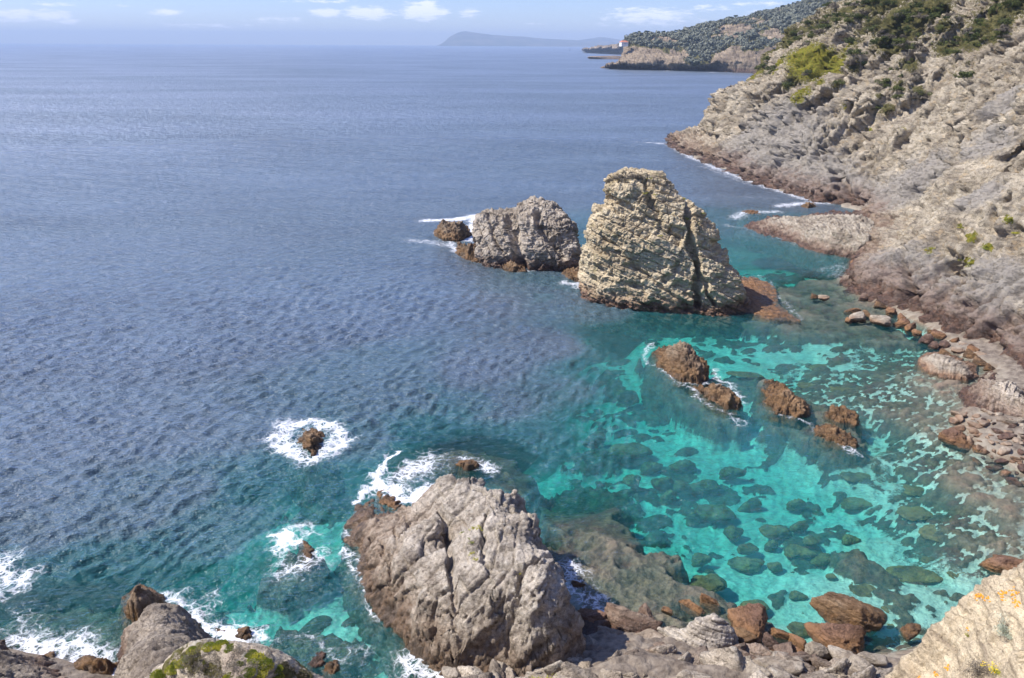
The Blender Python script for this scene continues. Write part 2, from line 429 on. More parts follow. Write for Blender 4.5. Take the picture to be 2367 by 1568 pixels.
# cavities: (px, py, radius m, depth m, stretch)
HOLES = [(1722, 238, 4.2, 9), (1712, 262, 3.0, 7), (1738, 215, 2.6, 8), (1853, 375, 1.2, 4.0), (1842, 385, 2.2, 2.0), (2197, 622, 1.3, 4.0), (2180, 612, 0.9, 2.0), (2137, 330, .8, 1.6),
         (2325, 355, 1.5, 2), (2350, 395, 1.6, 2), (2300, 430, 1.3, 1.8), (2352, 290, 1.8, 2.2), (2280, 120, 2, 2)]
# joints and gullies of the face: (polyline px, half width m, depth m)
CREV = [([(1985, 300), (1900, 350), (1850, 380)], 1.3, 2.2), ([(2330, 110), (2250, 170), (2150, 260), (2080, 330)], 1.6, 2.4), ([(2200, 380), (2120, 430), (2080, 520)], 1.1, 2.0), ([(2060, 200), (2010, 260)], 1.2, 2), ([(2160, 340), (2100, 400)], .9, 1.6),
        ([(2050, 480), (2090, 560)], .8, 1.5), ([(2083, 540), (2088, 620), (2078, 700)], .7, 2.2), ([(2300, 480), (2335, 560)], 1.0, 1.8), ([(1950, 130), (1920, 200), (1890, 260)], 1.3, 2), ([(2020, 90), (1990, 170), (1960, 240)], 1.4, 2.2), ([(1800, 200), (1770, 300), (1800, 380)], 1.2, 1.8),
        ([(2367, 250), (2300, 300), (2230, 360)], 1.3, 2), ([(2250, 560), (2180, 600), (2120, 660)], .8, 1.4), ([(2367, 620), (2280, 690), (2200, 740)], .7, 1.3), ([(1900, 400), (1950, 440), (2000, 470)], 1.1, 1.8), ([(2240, 430), (2200, 500), (2210, 560)], .8, 1.5), ([(2130, 60), (2100, 140)], 1.3, 2)]
HW = [(march(a, b), r_, dp) for a, b, r_, dp in HOLES]
def hole_mask(P):
    m = np.zeros(len(P))
    for c, r_, dp in HW:
        if c is None: continue
        q = (P - c) * np.array([1, 1.25, 0.8])
        dist = np.sqrt((q ** 2).sum(1)) / r_
        m = np.maximum(m, dp * (1 - sst(dist, 0.45, 1.15)))
    return m
# vegetation and colour patches on the cliff, read off the photograph: (px, py, rx, ry)
VEG = [(1760, 150, 30, 22), (1790, 120, 30, 20), (1840, 90, 45, 20), (1900, 60, 50, 28), (1960, 30, 60, 26), (2040, 5, 50, 22), (2075, 40, 60, 14), (2105, 70, 26, 52), (2070, 90, 46, 30), (2130, 30, 40, 24),
       (2150, 15, 40, 24), (2290, 45, 38, 16), (2270, 70, 38, 14), (2230, 95, 34, 14), (2190, 110, 26, 14), (2330, 15, 38, 20), (2040, 215, 14, 34), (2075, 190, 12, 40), (2120, 210, 14, 44), (2100, 150, 20, 20), (1980, 150, 20, 18),
       (2050, 248, 20, 14), (1850, 175, 30, 10), (1970, 110, 30, 18), (2010, 60, 30, 22), (2235, 170, 14, 10), (1930, 190, 16, 10), (1820, 200, 12, 8), (2310, 80, 22, 26), (2175, 60, 20, 30)]
GRN = [(1880, 140, 52, 20), (1850, 125, 36, 16), (1920, 150, 40, 10), (1850, 217, 24, 16), (1842, 230, 18, 10), (1750, 180, 26, 6), (1800, 150, 24, 14), (2085, 300, 8, 8), (1960, 118, 22, 8), (2240, 545, 14, 6),
       (2215, 525, 9, 6), (2283, 572, 10, 7), (2233, 603, 14, 7), (2150, 575, 12, 6), (2330, 508, 10, 6), (1960, 245, 12, 8), (2345, 540, 12, 8), (1890, 190, 14, 20), (2010, 300, 10, 10)]
GRY = [(1780, 330, 140, 40), (1850, 420, 130, 30), (1960, 450, 80, 26), (2330, 240, 60, 60), (2270, 330, 60, 60), (2100, 420, 110, 50), (2080, 640, 120, 50), (2250, 450, 60, 60), (2200, 780, 160, 60), (2310, 640, 60, 60)]
def patch_world(L):
    out = []
    for a, b, rx, ry in L:
        c = march(a, b)
        if c is None: continue
        t = np.linalg.norm(c - [0, 0, CAM_Z])
        out.append((c, max(rx, 4) * t / F, max(rx, ry) * t / F * 0.8))
    return out
VW, GW, YW = patch_world(VEG), patch_world(GRN), patch_world(GRY)
def field(P, W):
    m = np.zeros(len(P), f4)
    for c, r_, r2 in W:
        q = (P - c); dd = np.sqrt(q[:, 0] ** 2 + (q[:, 1] * 0.55) ** 2 + q[:, 2] ** 2) / (r_ * 1.15)
        m = np.maximum(m, np.clip(1.25 - dd, 0, 1))
    return m
def veg_fields(P):
    up = sst(P[:, 2] - fbm(P, 14, 3, seed=21) * 34, 25, 40)
    return np.maximum(field(P, VW), up * 0.52), field(P, GW), field(P, YW)
cliff, CX, CY, CP = cliff_mesh()
def cliff_top(x, y):        # displaced surface height near (x, y)
    i = int(np.clip(np.searchsorted(CY, y), 1, len(CY) - 1)); j = int(np.clip(np.searchsorted(CX, x), 1, len(CX) - 1))
    return CP[i, j]

# ------------------------------------------------------------------ generic rocks
def detail(P, N, amp, fr, bs, seed, groove=0.1, rid=0.6, hg=1.5, wp=0.35):
    """crags, ledges and joint blocks at the rock's own scale"""
    b1, g1, s1 = blocks(P, fr, tuple(bs), wp, bs[0] * 2.5, groove, seed=seed)
    b2, g2, s2 = blocks(P, fr, tuple(c * 0.4 for c in bs), 0.55, bs[0], groove * 0.5, seed=seed + 5)
    big = fbm(P, bs[0] * 2.2, 4, 0.55, seed=seed + 3, ridged=True)
    fine = fbm(P, bs[0] * 0.35, 3, 0.6, seed=seed + 4, ridged=True)
    huge = fbm(P, bs[0] * 5, 3, 0.5, seed=seed + 8)
    m = sst(fbm(P, bs[0] * 3, 2, seed=seed + 9), -0.16, 0.14)
    fine2 = fbm(P, bs[0] * 0.12, 2, seed=seed + 14, ridged=True)
    D = fine2 * 0.28 + huge * hg + big * rid * 2.0 + (b1 * 0.75 + s1 * 0.5) * (0.35 + 0.65 * m) + (g1 - 1) * 0.32 * m + (b2 * 0.42 + s2 * 0.3) * (1.1 - 0.6 * m) + (g2 - 1) * 0.10 + fine * (0.9 - 0.5 * m)
    return P + N * (D * amp)[:, None]
def loft_rock(name, rows, mat, amp, fr, bs, seed, skew=0.0, nt=420, nz=300, foot=3.0, power=2.4, cap=0.8, crev=(), **kw):
    """rows: (py, left px, right px, Y of the axis, half thickness) from the top down to the water"""
    sl = []
    for py, l, r_, Y, th in rows:
        a, b = aty(l, py, Y), aty(r_, py, Y)
        sl.append(((a[0] + b[0]) / 2, Y, (a[2] + b[2]) / 2, abs(b[0] - a[0]) / 2, th))
    t = sl[0]
    sl = [(t[0], t[1], t[2] + cap, 0.02, 0.02), (t[0], t[1], t[2] + cap * 0.9, t[3] * 0.45, t[4] * 0.45), (t[0], t[1], t[2] + cap * 0.5, t[3] * 0.8, t[4] * 0.8)] + sl
    b = sl[-1]; sl.append((b[0], b[1], -foot, b[3] * 1.15, b[4] * 1.25))
    sl = np.array(sl)
    L = np.concatenate([[0], np.cumsum(np.hypot(np.diff(sl[:, 2]), np.diff(sl[:, 3])))])
    q = np.linspace(0, L[-1], nz)
    c = [np.interp(q, L, sl[:, k]) for k in range(5)]
    th = np.linspace(0, 2 * math.pi, nt, endpoint=False)
    ct, st = np.cos(th), np.sin(th)
    ex = np.sign(ct) * np.abs(ct) ** (2 / power); ey = np.sign(st) * np.abs(st) ** (2 / power)
    X = c[0][:, None] + c[3][:, None] * ex[None]
    Yy = c[1][:, None] + c[4][:, None] * ey[None] + skew * c[3][:, None] * ex[None]
    Z = np.repeat(c[2][:, None], nt, 1)
    G = np.stack([X, Yy, Z], -1)
    N = -grid_normals(G, True)
    ctr = np.stack([c[0], c[1], c[2]], -1)[:, None, :]
    sgn = np.sign(((G - ctr) * N).sum(-1).mean()) or 1
    N *= sgn
    P = detail(G.reshape(-1, 3), N.reshape(-1, 3), amp, fr, bs, seed, **kw)
    for line, wd, dp in crev:           # joints and gullies cut into the near side
        w = aty([a for a, b in line], [b for a, b in line], sl[-2][1] - sl[-2][4] * .6)[:, [0, 2]]
        q = P[:, [0, 2]] + np.stack([fbm(P, 1.5, 3, seed=seed + 30), fbm(P, 1.5, 3, seed=seed + 31)], -1) * 1.0
        d = line_d(q, w); m = (1 - sst(d, wd * .3, wd * 1.3)) * sst(-N.reshape(-1, 3)[:, 1], -0.1, 0.3)
        P = P - N.reshape(-1, 3) * (m * dp)[:, None]
    me = make_mesh(name, P, grid_faces(nz, nt, True), M[mat], True)
    o = link(name, me); rebase(me, o)
    return o
def offs(pt, c, off):
    v = np.array([pt[0] - c[0], pt[1] - c[1]]); v = v / (np.linalg.norm(v) + 1e-9)
    return pt[0] + v[0] * off, pt[1] + v[1] * off
def field_rock(name, outline, inner, mat, amp, fr, bs, seed, res=0.12, zb=0.0, low=-4.6, skirt=1.0, groove=0.1, spike=0.0, lam=0.12, crev=(), rid=0.6, attrs=None, fold=None, ccen=None, material=None, smooth=True):
    """outline: (px,py) at the water or (px,py,z,push) where the edge hangs above its foot; inner: (px,py,z)"""
    C = []
    for p in inner: C.append(tuple(atz(p[0], p[1], p[2])))
    cen = np.mean([c[:2] for c in C], 0) if ccen is None else np.array(ccen)
    foot = []
    for p in outline:
        if len(p) == 2: w = atz(p[0], p[1], zb); fx, fy = w[0], w[1]
        else:
            w = atz(p[0], p[1], p[2]); C.append(tuple(w)); fx, fy = offs(w, cen, p[3])
        foot.append((fx, fy))
    ft = []
    for k in range(len(foot)):
        a, b = np.array(foot[k]), np.array(foot[(k + 1) % len(foot)])
        n_ = 1 + int(np.linalg.norm(b - a) / max(1.6, skirt))
        for q in range(min(n_, 6)): ft.append(tuple(a + (b - a) * q / min(n_, 6)))
    fpoly = np.array(foot)
    for k, p in enumerate(inner):        # keep every height inside the rock's own footprint
        z_ = p[2]
        for _ in range(30):
            w = atz(p[0], p[1], z_)
            if poly_sd(np.array([w[:2]]), fpoly)[0] > 0.3 or z_ - zb < 0.15: break
            z_ = zb + (z_ - zb) * 0.9
        C[k] = tuple(w)
    for fx, fy in ft: C.append((fx, fy, zb))
    C = np.array(C)
    A = np.sqrt(((C[:, None, :2] - C[None, :, :2]) ** 2).sum(-1) + 0.09) - np.eye(len(C)) * lam
    A = np.block([[A, np.ones((len(C), 1))], [np.ones((1, len(C))), np.zeros((1, 1))]])
    w = np.linalg.solve(A + np.eye(len(C) + 1) * 1e-6, np.append(C[:, 2], 0))
    fp = np.array(foot)
    m = skirt * 2.5 + 1.6
    xs = np.arange(fp[:, 0].min() - m, fp[:, 0].max() + m, res); ys = np.arange(fp[:, 1].min() - m, fp[:, 1].max() + m, res)
    X, Y = np.meshgrid(xs, ys)
    H = np.full(X.shape, w[-1])
    for k in range(len(C)): H += w[k] * np.sqrt((X - C[k, 0]) ** 2 + (Y - C[k, 1]) ** 2 + 0.09)
    sdp = poly_sd(np.stack([X.ravel(), Y.ravel()], -1), fp).reshape(X.shape)
    H = np.where(sdp > 0, np.maximum(H, zb - 0.3), zb + sdp * max((zb - low) / skirt, 1.5) * 0.8)
    P0 = np.stack([X, Y, H], -1)
    N = grid_normals(P0)
    up = P0[..., 2].reshape(-1)
    if spike > 0:
        q = P0.reshape(-1, 3) @ frame(0, -28) / np.array([1.0, 0.6, 1.0], f4)
        sp_ = np.clip(fbm(q, 1.5, 3, 0.5, seed=seed + 40, ridged=True) + 0.35, 0, 1) ** 1.5 * 2.2
        P0[..., 2] += (sst(up, -0.6, 0.3) * (sp_ - 0.35) * spike).reshape(P0.shape[:2])
    P = detail(P0.reshape(-1, 3), N.reshape(-1, 3) * np.array([1, 1, 0.8]), amp, fr, bs, seed, groove=groove, rid=rid, hg=0.9)
    for line, zz_, wd, dp in crev:
        w_ = np.array([atz(a, b, zz_)[:2] for a, b in line])
        q = P[:, :2] + np.stack([fbm(P, 1.1, 3, seed=seed + 50), fbm(P, 1.1, 3, seed=seed + 51)], -1) * 0.8
        P[:, 2] -= dp * (1 - sst(line_d(q, w_), wd * .25, wd))
    fq = grid_faces(*X.shape)
    kf = (H.ravel()[fq] > low + 0.2).all(1)
    V, fq, _ = compact(P, fq[kf])
    at = attrs(V) if attrs else None
    me = make_mesh(name, V, fq, material or M[mat], smooth, at)
    o = link(name, me); rebase(me, o)
    return o
# ------------------------------------------------------------------ sea bed and near shore (one sheet)
# water depth read off the photograph: (px, py, depth)
DEP = [(0, 200, 60), (600, 200, 60), (1200, 200, 60), (1500, 250, 40), (0, 500, 40), (500, 500, 40), (1000, 450, 40), (1300, 430, 25), (1550, 420, 20), (0, 800, 30), (400, 800, 30), (800, 750, 25), (1100, 700, 20),
       (1650, 400, 14), (1700, 450, 9), (1650, 520, 7), (1680, 580, 5.5), (1800, 580, 5), (1900, 600, 4), (1880, 660, 2), (1950, 700, 1.2), (1780, 650, 2.5), (1560, 350, 12),
       (1000, 640, 20), (1200, 660, 12), (1300, 690, 12), (1250, 800, 18), (1380, 720, 10), (1100, 850, 20), (900, 830, 11), (950, 870, 11), (1150, 930, 12), (1300, 900, 9), (1400, 850, 5.2), (1450, 880, 4.2), (1480, 800, 3.6),
       (1450, 780, 3.8), (1550, 745, 2.8), (1650, 745, 2.5), (1700, 790, 2.4), (1850, 790, 1.8), (1950, 800, 1.4), (1800, 840, 2.2), (1500, 950, 3.8), (1430, 960, 4.2), (1620, 980, 3.2), (1700, 1030, 3.6), (1800, 1080, 3.4), (1900, 1110, 3.2),
       (1400, 1000, 4.8), (1450, 1040, 4.0), (1550, 1020, 3.6), (1600, 1160, 3.8), (1750, 1130, 3.4), (1900, 1200, 2.8), (1560, 1210, 3.4), (1700, 1280, 2.8), (1800, 1350, 2.2), (1850, 1420, 1.6), (2000, 1150, 2.6),
       (1950, 860, 1.4), (2050, 900, 1.0), (2000, 980, 1.9), (2100, 900, .8), (2200, 900, .35), (2150, 960, .6), (2240, 980, .25), (2230, 1080, .5), (2150, 1050, 1.2), (2080, 1080, 1.7), (2300, 1130, .5), (2367, 1180, .5), (2250, 1200, .9), (2150, 1150, 1.6),
       (2080, 1220, 2.0), (2150, 1290, 1.7), (2250, 1300, 1.0), (2350, 1260, .5), (2100, 1400, 1.3), (2000, 1440, 1.3), (2200, 1340, 1.2), (1900, 1480, .9), (1750, 1450, .7), (1650, 1400, .7), (1500, 1420, .5), (1400, 1400, .4),
       (720, 1020, 5), (600, 1000, 13), (850, 1020, 9), (620, 1140, 3.6), (700, 1150, 3.2), (560, 1110, 6), (760, 1150, 3.2), (740, 1220, 3.0), (790, 1320, 2.6), (830, 1400, 2.4), (880, 1490, 2.4), (900, 1530, 2.5), (560, 1190, 7), (640, 1200, 5.5), (560, 1260, 7), (480, 1250, 7), (300, 1300, 5.5), (210, 1290, 5.5), (250, 1330, 5),
       (100, 1230, 12), (0, 1150, 14), (0, 1330, 7), (200, 1380, 5), (300, 1200, 11), (200, 1000, 18), (430, 1380, 3.6), (520, 1330, 3.4), (590, 1370, 3.2), (480, 1430, 2.8), (540, 1420, 3.8), (600, 1460, 3.5), (700, 1450, 3.2), (760, 1520, 2.5), (850, 1560, 2), (100, 1480, 2), (200, 1500, 1.5), (0, 1450, 3),
       (400, 1000, 16), (450, 1130, 11), (1000, 1000, 6), (1150, 1030, 5), (1250, 1040, 5.5), (1320, 1060, 6), (900, 950, 11), (1050, 1060, 2)]
# reefs and weed beds: polygon, height they stand above the bed, minimum water over them
REEF = [([(1225, 1100), (1290, 1085), (1340, 1110), (1400, 1120), (1450, 1165), (1490, 1215), (1500, 1250), (1560, 1270), (1590, 1325), (1660, 1340), (1690, 1385), (1770, 1395), (1800, 1440), (1760, 1480), (1600, 1480), (1360, 1440), (1310, 1330), (1250, 1190)], 2.6, 0.45),
        ([(870, 1040), (930, 1000), (1060, 990), (1200, 1020), (1250, 1090), (1200, 1140), (1000, 1110), (880, 1110)], 3.5, 0.9),
        ([(640, 1090), (680, 1080), (760, 1080), (800, 1110), (770, 1130), (690, 1130)], 3.0, 3),
        ([(560, 1290), (620, 1215), (700, 1215), (740, 1270), (760, 1330), (700, 1345), (620, 1330)], 3.0, 0.9),
        ([(-80, 1280), (60, 1260), (160, 1330), (290, 1345), (400, 1420), (470, 1440), (520, 1480), (470, 1600), (-100, 1600)], 3.0, 1.5),
        ([(600, 1400), (640, 1375), (740, 1400), (800, 1440), (870, 1540), (850, 1600), (640, 1600), (540, 1500)], 2.2, 1.5),
        ([(300, 1310), (420, 1300), (540, 1330), (500, 1370), (380, 1360)], 2.0, 3.0),
        ([(1490, 800), (1530, 790), (1650, 860), (1715, 930), (1715, 975), (1640, 958), (1555, 895)], 3.0, 0.7), ([(1752, 880), (1790, 870), (1900, 915), (1995, 970), (2025, 1030), (2000, 1055), (1930, 1045), (1840, 1000), (1775, 960)], 3.0, 0.6), ([(1640, 830), (1760, 830), (1800, 865), (1740, 880), (1680, 870)], 1.0, 1.6),
        ([(1650, 720), (1700, 690), (1850, 640), (1960, 640), (2060, 720), (2140, 790), (2060, 790), (1960, 770), (1860, 770), (1770, 745)], 1.8, 0.55),
        ([(1050, 560), (1200, 620), (1400, 662), (1370, 680), (1180, 650), (1040, 600)], 2.5, 1.2),
        ([(1930, 1215), (1990, 1225), (2060, 1275), (2100, 1310), (2060, 1325), (1980, 1310), (1940, 1275)], 1.3, 0.7),
        ([(980, 890), (1130, 900), (1160, 960), (1020, 960)], 3, 6), ([(1300, 960), (1400, 940), (1440, 990), (1330, 1000)], 2.4, 3.5), ([(860, 960), (960, 940), (1100, 990), (900, 1010)], 3, 5),
        ([(1240, 1040), (1380, 1030), (1470, 1075), (1440, 1130), (1300, 1110)], 1.8, 3.2)]
# the stony flat on the right
COB = [(1990, 790), (2060, 770), (2200, 800), (2400, 900), (2420, 1400), (2300, 1340), (2150, 1290), (2080, 1230), (1990, 1130), (2060, 1080), (2000, 960), (1850, 900), (1780, 850), (1850, 800), (1960, 830)]
LAND = [(300, 290), (60, 290), (53, 274), (51, 262), (49, 232), (53, 208), (56, 181), (57.5, 172), (60.6, 160), (64.5, 155), (66, 148), (62.5, 138), (58, 124), (52, 114), (49, 108), (45, 102), (44.5, 95), (46, 88.6), (47.5, 83), (47.2, 78)]
near = [(2160, 800), (2290, 850), (2250, 905), (2215, 960), (2255, 1035), (2330, 1070), (2400, 1120)]
LAND += [tuple(p[:2]) for p in px2w(near)] + [(37, 44), (33, 38), (27, 34.5)] + [tuple(p[:2]) for p in px2w([(2100, 1500), (1990, 1520), (1880, 1515), (1760, 1490), (1620, 1470), (1480, 1450), (1380, 1440), (1250, 1490), (1100, 1545), (960, 1590), (800, 1640), (620, 1560), (440, 1520), (280, 1560), (150, 1520), (0, 1490), (-200, 1470)])] + [(-60, 28), (-60, -60), (300, -60)]

def sea_depth(X, Y):
    az_, lr = np.arctan2(X, Y), np.log(np.hypot(X, Y))
    w = px2w([(a, b) for a, b, _ in DEP]); ca, cr = np.arctan2(w[:, 0], w[:, 1]), np.log(np.hypot(w[:, 0], w[:, 1]))
    num = np.zeros(X.shape, f4); den = np.zeros(X.shape, f4)
    for k, (_, _, dv) in enumerate(DEP):
        d2 = (az_ - ca[k]) ** 2 + ((lr - cr[k]) * 1.2) ** 2 + 2e-4
        wt = (1 / d2 ** 2.2).astype(f4); num += wt * f4(math.log(dv)); den += wt
    return np.exp(num / den)
def cells(X, Y, size, seed, keepf=0.8, asp=0.6):
    """a bed of rounded stones: height 0..1 and stone id, from a jittered grid"""
    a = R(-28); U = (X * math.cos(a) - Y * math.sin(a)) / size; V = (X * math.sin(a) + Y * math.cos(a)) / (size * asp)
    iu, iv = np.floor(U), np.floor(V); best = np.zeros(X.shape, f4); bid = np.zeros(X.shape, f4)
    for du in (-1, 0, 1):
        for dv in (-1, 0, 1):
            cu, cv_ = iu + du, iv + dv
            h1, h2, h3, h4 = hsh(cu, cv_, seed), hsh(cu, cv_, seed + 1), hsh(cu, cv_, seed + 2), hsh(cu, cv_, seed + 3)
            r_ = 0.30 + 0.38 * h3
            dd = ((U - cu - 0.15 - .7 * h1) ** 2 + (V - cv_ - 0.15 - .7 * h2) ** 2) / r_ ** 2
            hh = np.where(h4 < keepf, np.clip(1 - dd, 0, 1) ** 0.6 * r_ * 1.6, 0)
            m = hh > best; best = np.where(m, hh, best); bid = np.where(m, h3 * 0.6 + h1 * 0.4, bid)
    return best, bid
def bed(X, Y):
    P2 = np.stack([X, Y, np.zeros_like(X)], -1)
    dep = sea_depth(X, Y)
    Xw = X + fbm(P2, 2.2, 4, 0.6, seed=31) * 4.2; Yw = Y + fbm(P2, 2.2, 4, 0.6, seed=32) * 4.2
    q = np.stack([Xw.ravel(), Yw.ravel()], -1); lnd = poly_sd(np.stack([X.ravel(), Y.ravel()], -1), LAND).reshape(X.shape)
    algae = np.zeros(X.shape, f4)
    zz = -dep + fbm(P2, 5, 3, seed=33) * 0.5 * np.minimum(1, dep / 2)
    lump = fbm(P2, 1.5, 4, 0.6, seed=34, ridged=True)
    for poly, hgt, mn in REEF:
        sd_ = poly_sd(q, px2w(poly)).reshape(X.shape)
        m = sst(sd_, -0.5, 0.7)
        zt = np.minimum(zz + hgt, -mn + lump * 0.9 + fbm(P2, 3.5, 2, seed=36) * .8)
        zz = zz * (1 - m) + zt * m
        algae = np.maximum(algae, sst(sd_, -0.35, 0.25))
    cm = sst(poly_sd(q, px2w(COB)).reshape(X.shape), -1.5, 2.5)
    near_land = sst(lnd, -3.0, -0.5) * sst(Y, 120, 80)
    cm = np.maximum(cm, near_land * sst(X, -4, 2))
    c1, i1 = cells(X, Y, 1.9, 3, 0.62, 0.62); c2, i2 = cells(X, Y, 0.85, 9, 0.95, 0.7); c3, i3 = cells(X, Y, 0.4, 19, 0.9, .8)
    d1 = sst(fbm(P2, 7, 3, seed=37), -0.30, 0.0); d2 = sst(fbm(P2, 4, 3, seed=38), -0.36, -0.12)
    st = np.maximum(np.maximum(c1 * 0.45 * d1, c2 * 0.45 * d2), c3 * 0.2)
    zz = zz + st * cm
    big = (c1 * d1 > 0.14) | (c2 * d2 > 0.12)
    algae = np.maximum(algae, cm * np.where(big, 0.55 + 0.45 * i2, 0.0) * sst(lnd, 3, -1))
    # a few loose stones in the open lagoon too
    s1, _ = cells(X, Y, 2.4, 41, 0.30, 0.6); lag = sst(dep, 6.5, 4.5) * (1 - cm) * (1 - algae)
    s1 = s1 * sst(fbm(P2, 8, 2, seed=40), 0.03, 0.12)
    zz = zz + s1 * 0.6 * lag; algae = np.maximum(algae, (s1 > 0.1) * lag * 0.9)
    pt = sst(fbm(P2, 3.0, 4, 0.68, seed=44), 0.04, 0.10) * lag * sst(X, 2, 8)
    zz = zz + pt * 0.5 * (0.6 + lump); algae = np.maximum(algae, pt)
    # land: beach and the slope the camera stands on
    beach = sst(Y, 40, 48)
    zl = np.interp(lnd, [0, 4, 60], [0.0, 1.6, 60]) * (1 - beach) + np.interp(lnd, [0, 10, 60], [0.0, 1.3, 20]) * beach
    zl = np.minimum(zl, np.maximum(28.2 - 0.997 * np.maximum(Y, 0), 2.0)) + st * 0.5 * sst(lnd, 0, 1)
    lm = sst(lnd, -1.6, 0.3)
    zz = zz * (1 - lm) + (np.where(lnd > 0, zl, lnd * 0.35)) * lm
    zz = np.where(Y > 70, np.minimum(zz, 1.0), zz)
    return zz, algae, lnd
def fan(az0, az1, na, rr):
    A, Rr = np.meshgrid(np.radians(np.linspace(az0, az1, na)), rr)
    return Rr * np.sin(A), Rr * np.cos(A)
rr = np.concatenate([np.linspace(0.5, 22, 30), np.exp(np.linspace(math.log(22.3), math.log(150), 640)), np.exp(np.linspace(math.log(153), math.log(16000), 60))])
X, Y = fan(-62, 62, 900, rr)
Z, ALG, LND = bed(X, Y)
g = new_mat('sea bed')
pos = g.node('ShaderNodeNewGeometry').outputs['Position']
zc = g.sep(pos)[2]
n1 = g.noise(pos, 1.4, 6, 0.65); n2 = g.noise(pos, 7, 4, 0.7); n0 = g.noise(pos, 0.3, 4, 0.6)
sand = g.mix(g.ramp(n0, (0.35, 0.0), (0.65, 1.0)), (0.58, 0.55, 0.45), (0.76, 0.73, 0.62))
sand = g.mix(1.0, sand, g.ramp(n1, (0.3, 0.72), (0.7, 1.1)), 'MULTIPLY')
alg = g.mix(g.ramp(n1, (0.4, 0.0), (0.62, 1.0)), (0.085, 0.055, 0.036), (0.21, 0.13, 0.075))
alg = g.mix(g.step(g.noise(pos, .5, 3, .6), 0.5, 0.62), alg, (0.16, 0.07, 0.05))
alg = g.mix(1.0, alg, g.ramp(n2, (0.3, 0.55), (0.7, 1.3)), 'MULTIPLY')
af = g.math('ADD', g.attr('algae'), g.math('MULTIPLY', g.math('SUBTRACT', n2, 0.5), 0.7))
col = g.mix(g.step(af, 0.3, 0.55), sand, alg)
dry = g.mix(g.ramp(n1, (0.38, 0.0), (0.62, 1.0)), (0.13, 0.10, 0.075), (0.29, 0.24, 0.185))
col = g.mix(g.math('MULTIPLY', g.step(zc, -0.8, -0.1), 0.8), col, g.mix(n2, (0.16, 0.12, 0.08), (0.34, 0.28, 0.20)))
col = g.mix(g.step(zc, 0.05, 0.5), col, dry)
b = g.node('ShaderNodeBsdfPrincipled'); g.put(b.inputs['Base Color'], col); b.inputs['Roughness'].default_value = 0.9
g.put(b.inputs['Normal'], g.bump(g.math('ADD', n1, g.math('MULTIPLY', n2, 0.4)), 0.25, 0.8))
g.l.new(b.outputs[0], g.o.inputs[0]); M['bed'] = g.m
fq = grid_faces(*X.shape)
me = make_mesh('sea_floor', np.stack([X.ravel(), Y.ravel(), Z.ravel()], -1), fq, M['bed'], True, {'algae': ALG.ravel()})
floor = link('sea_floor', me); tag(floor, 'pale sandy sea bed and stony shore under the clear water', None, None, 'structure')

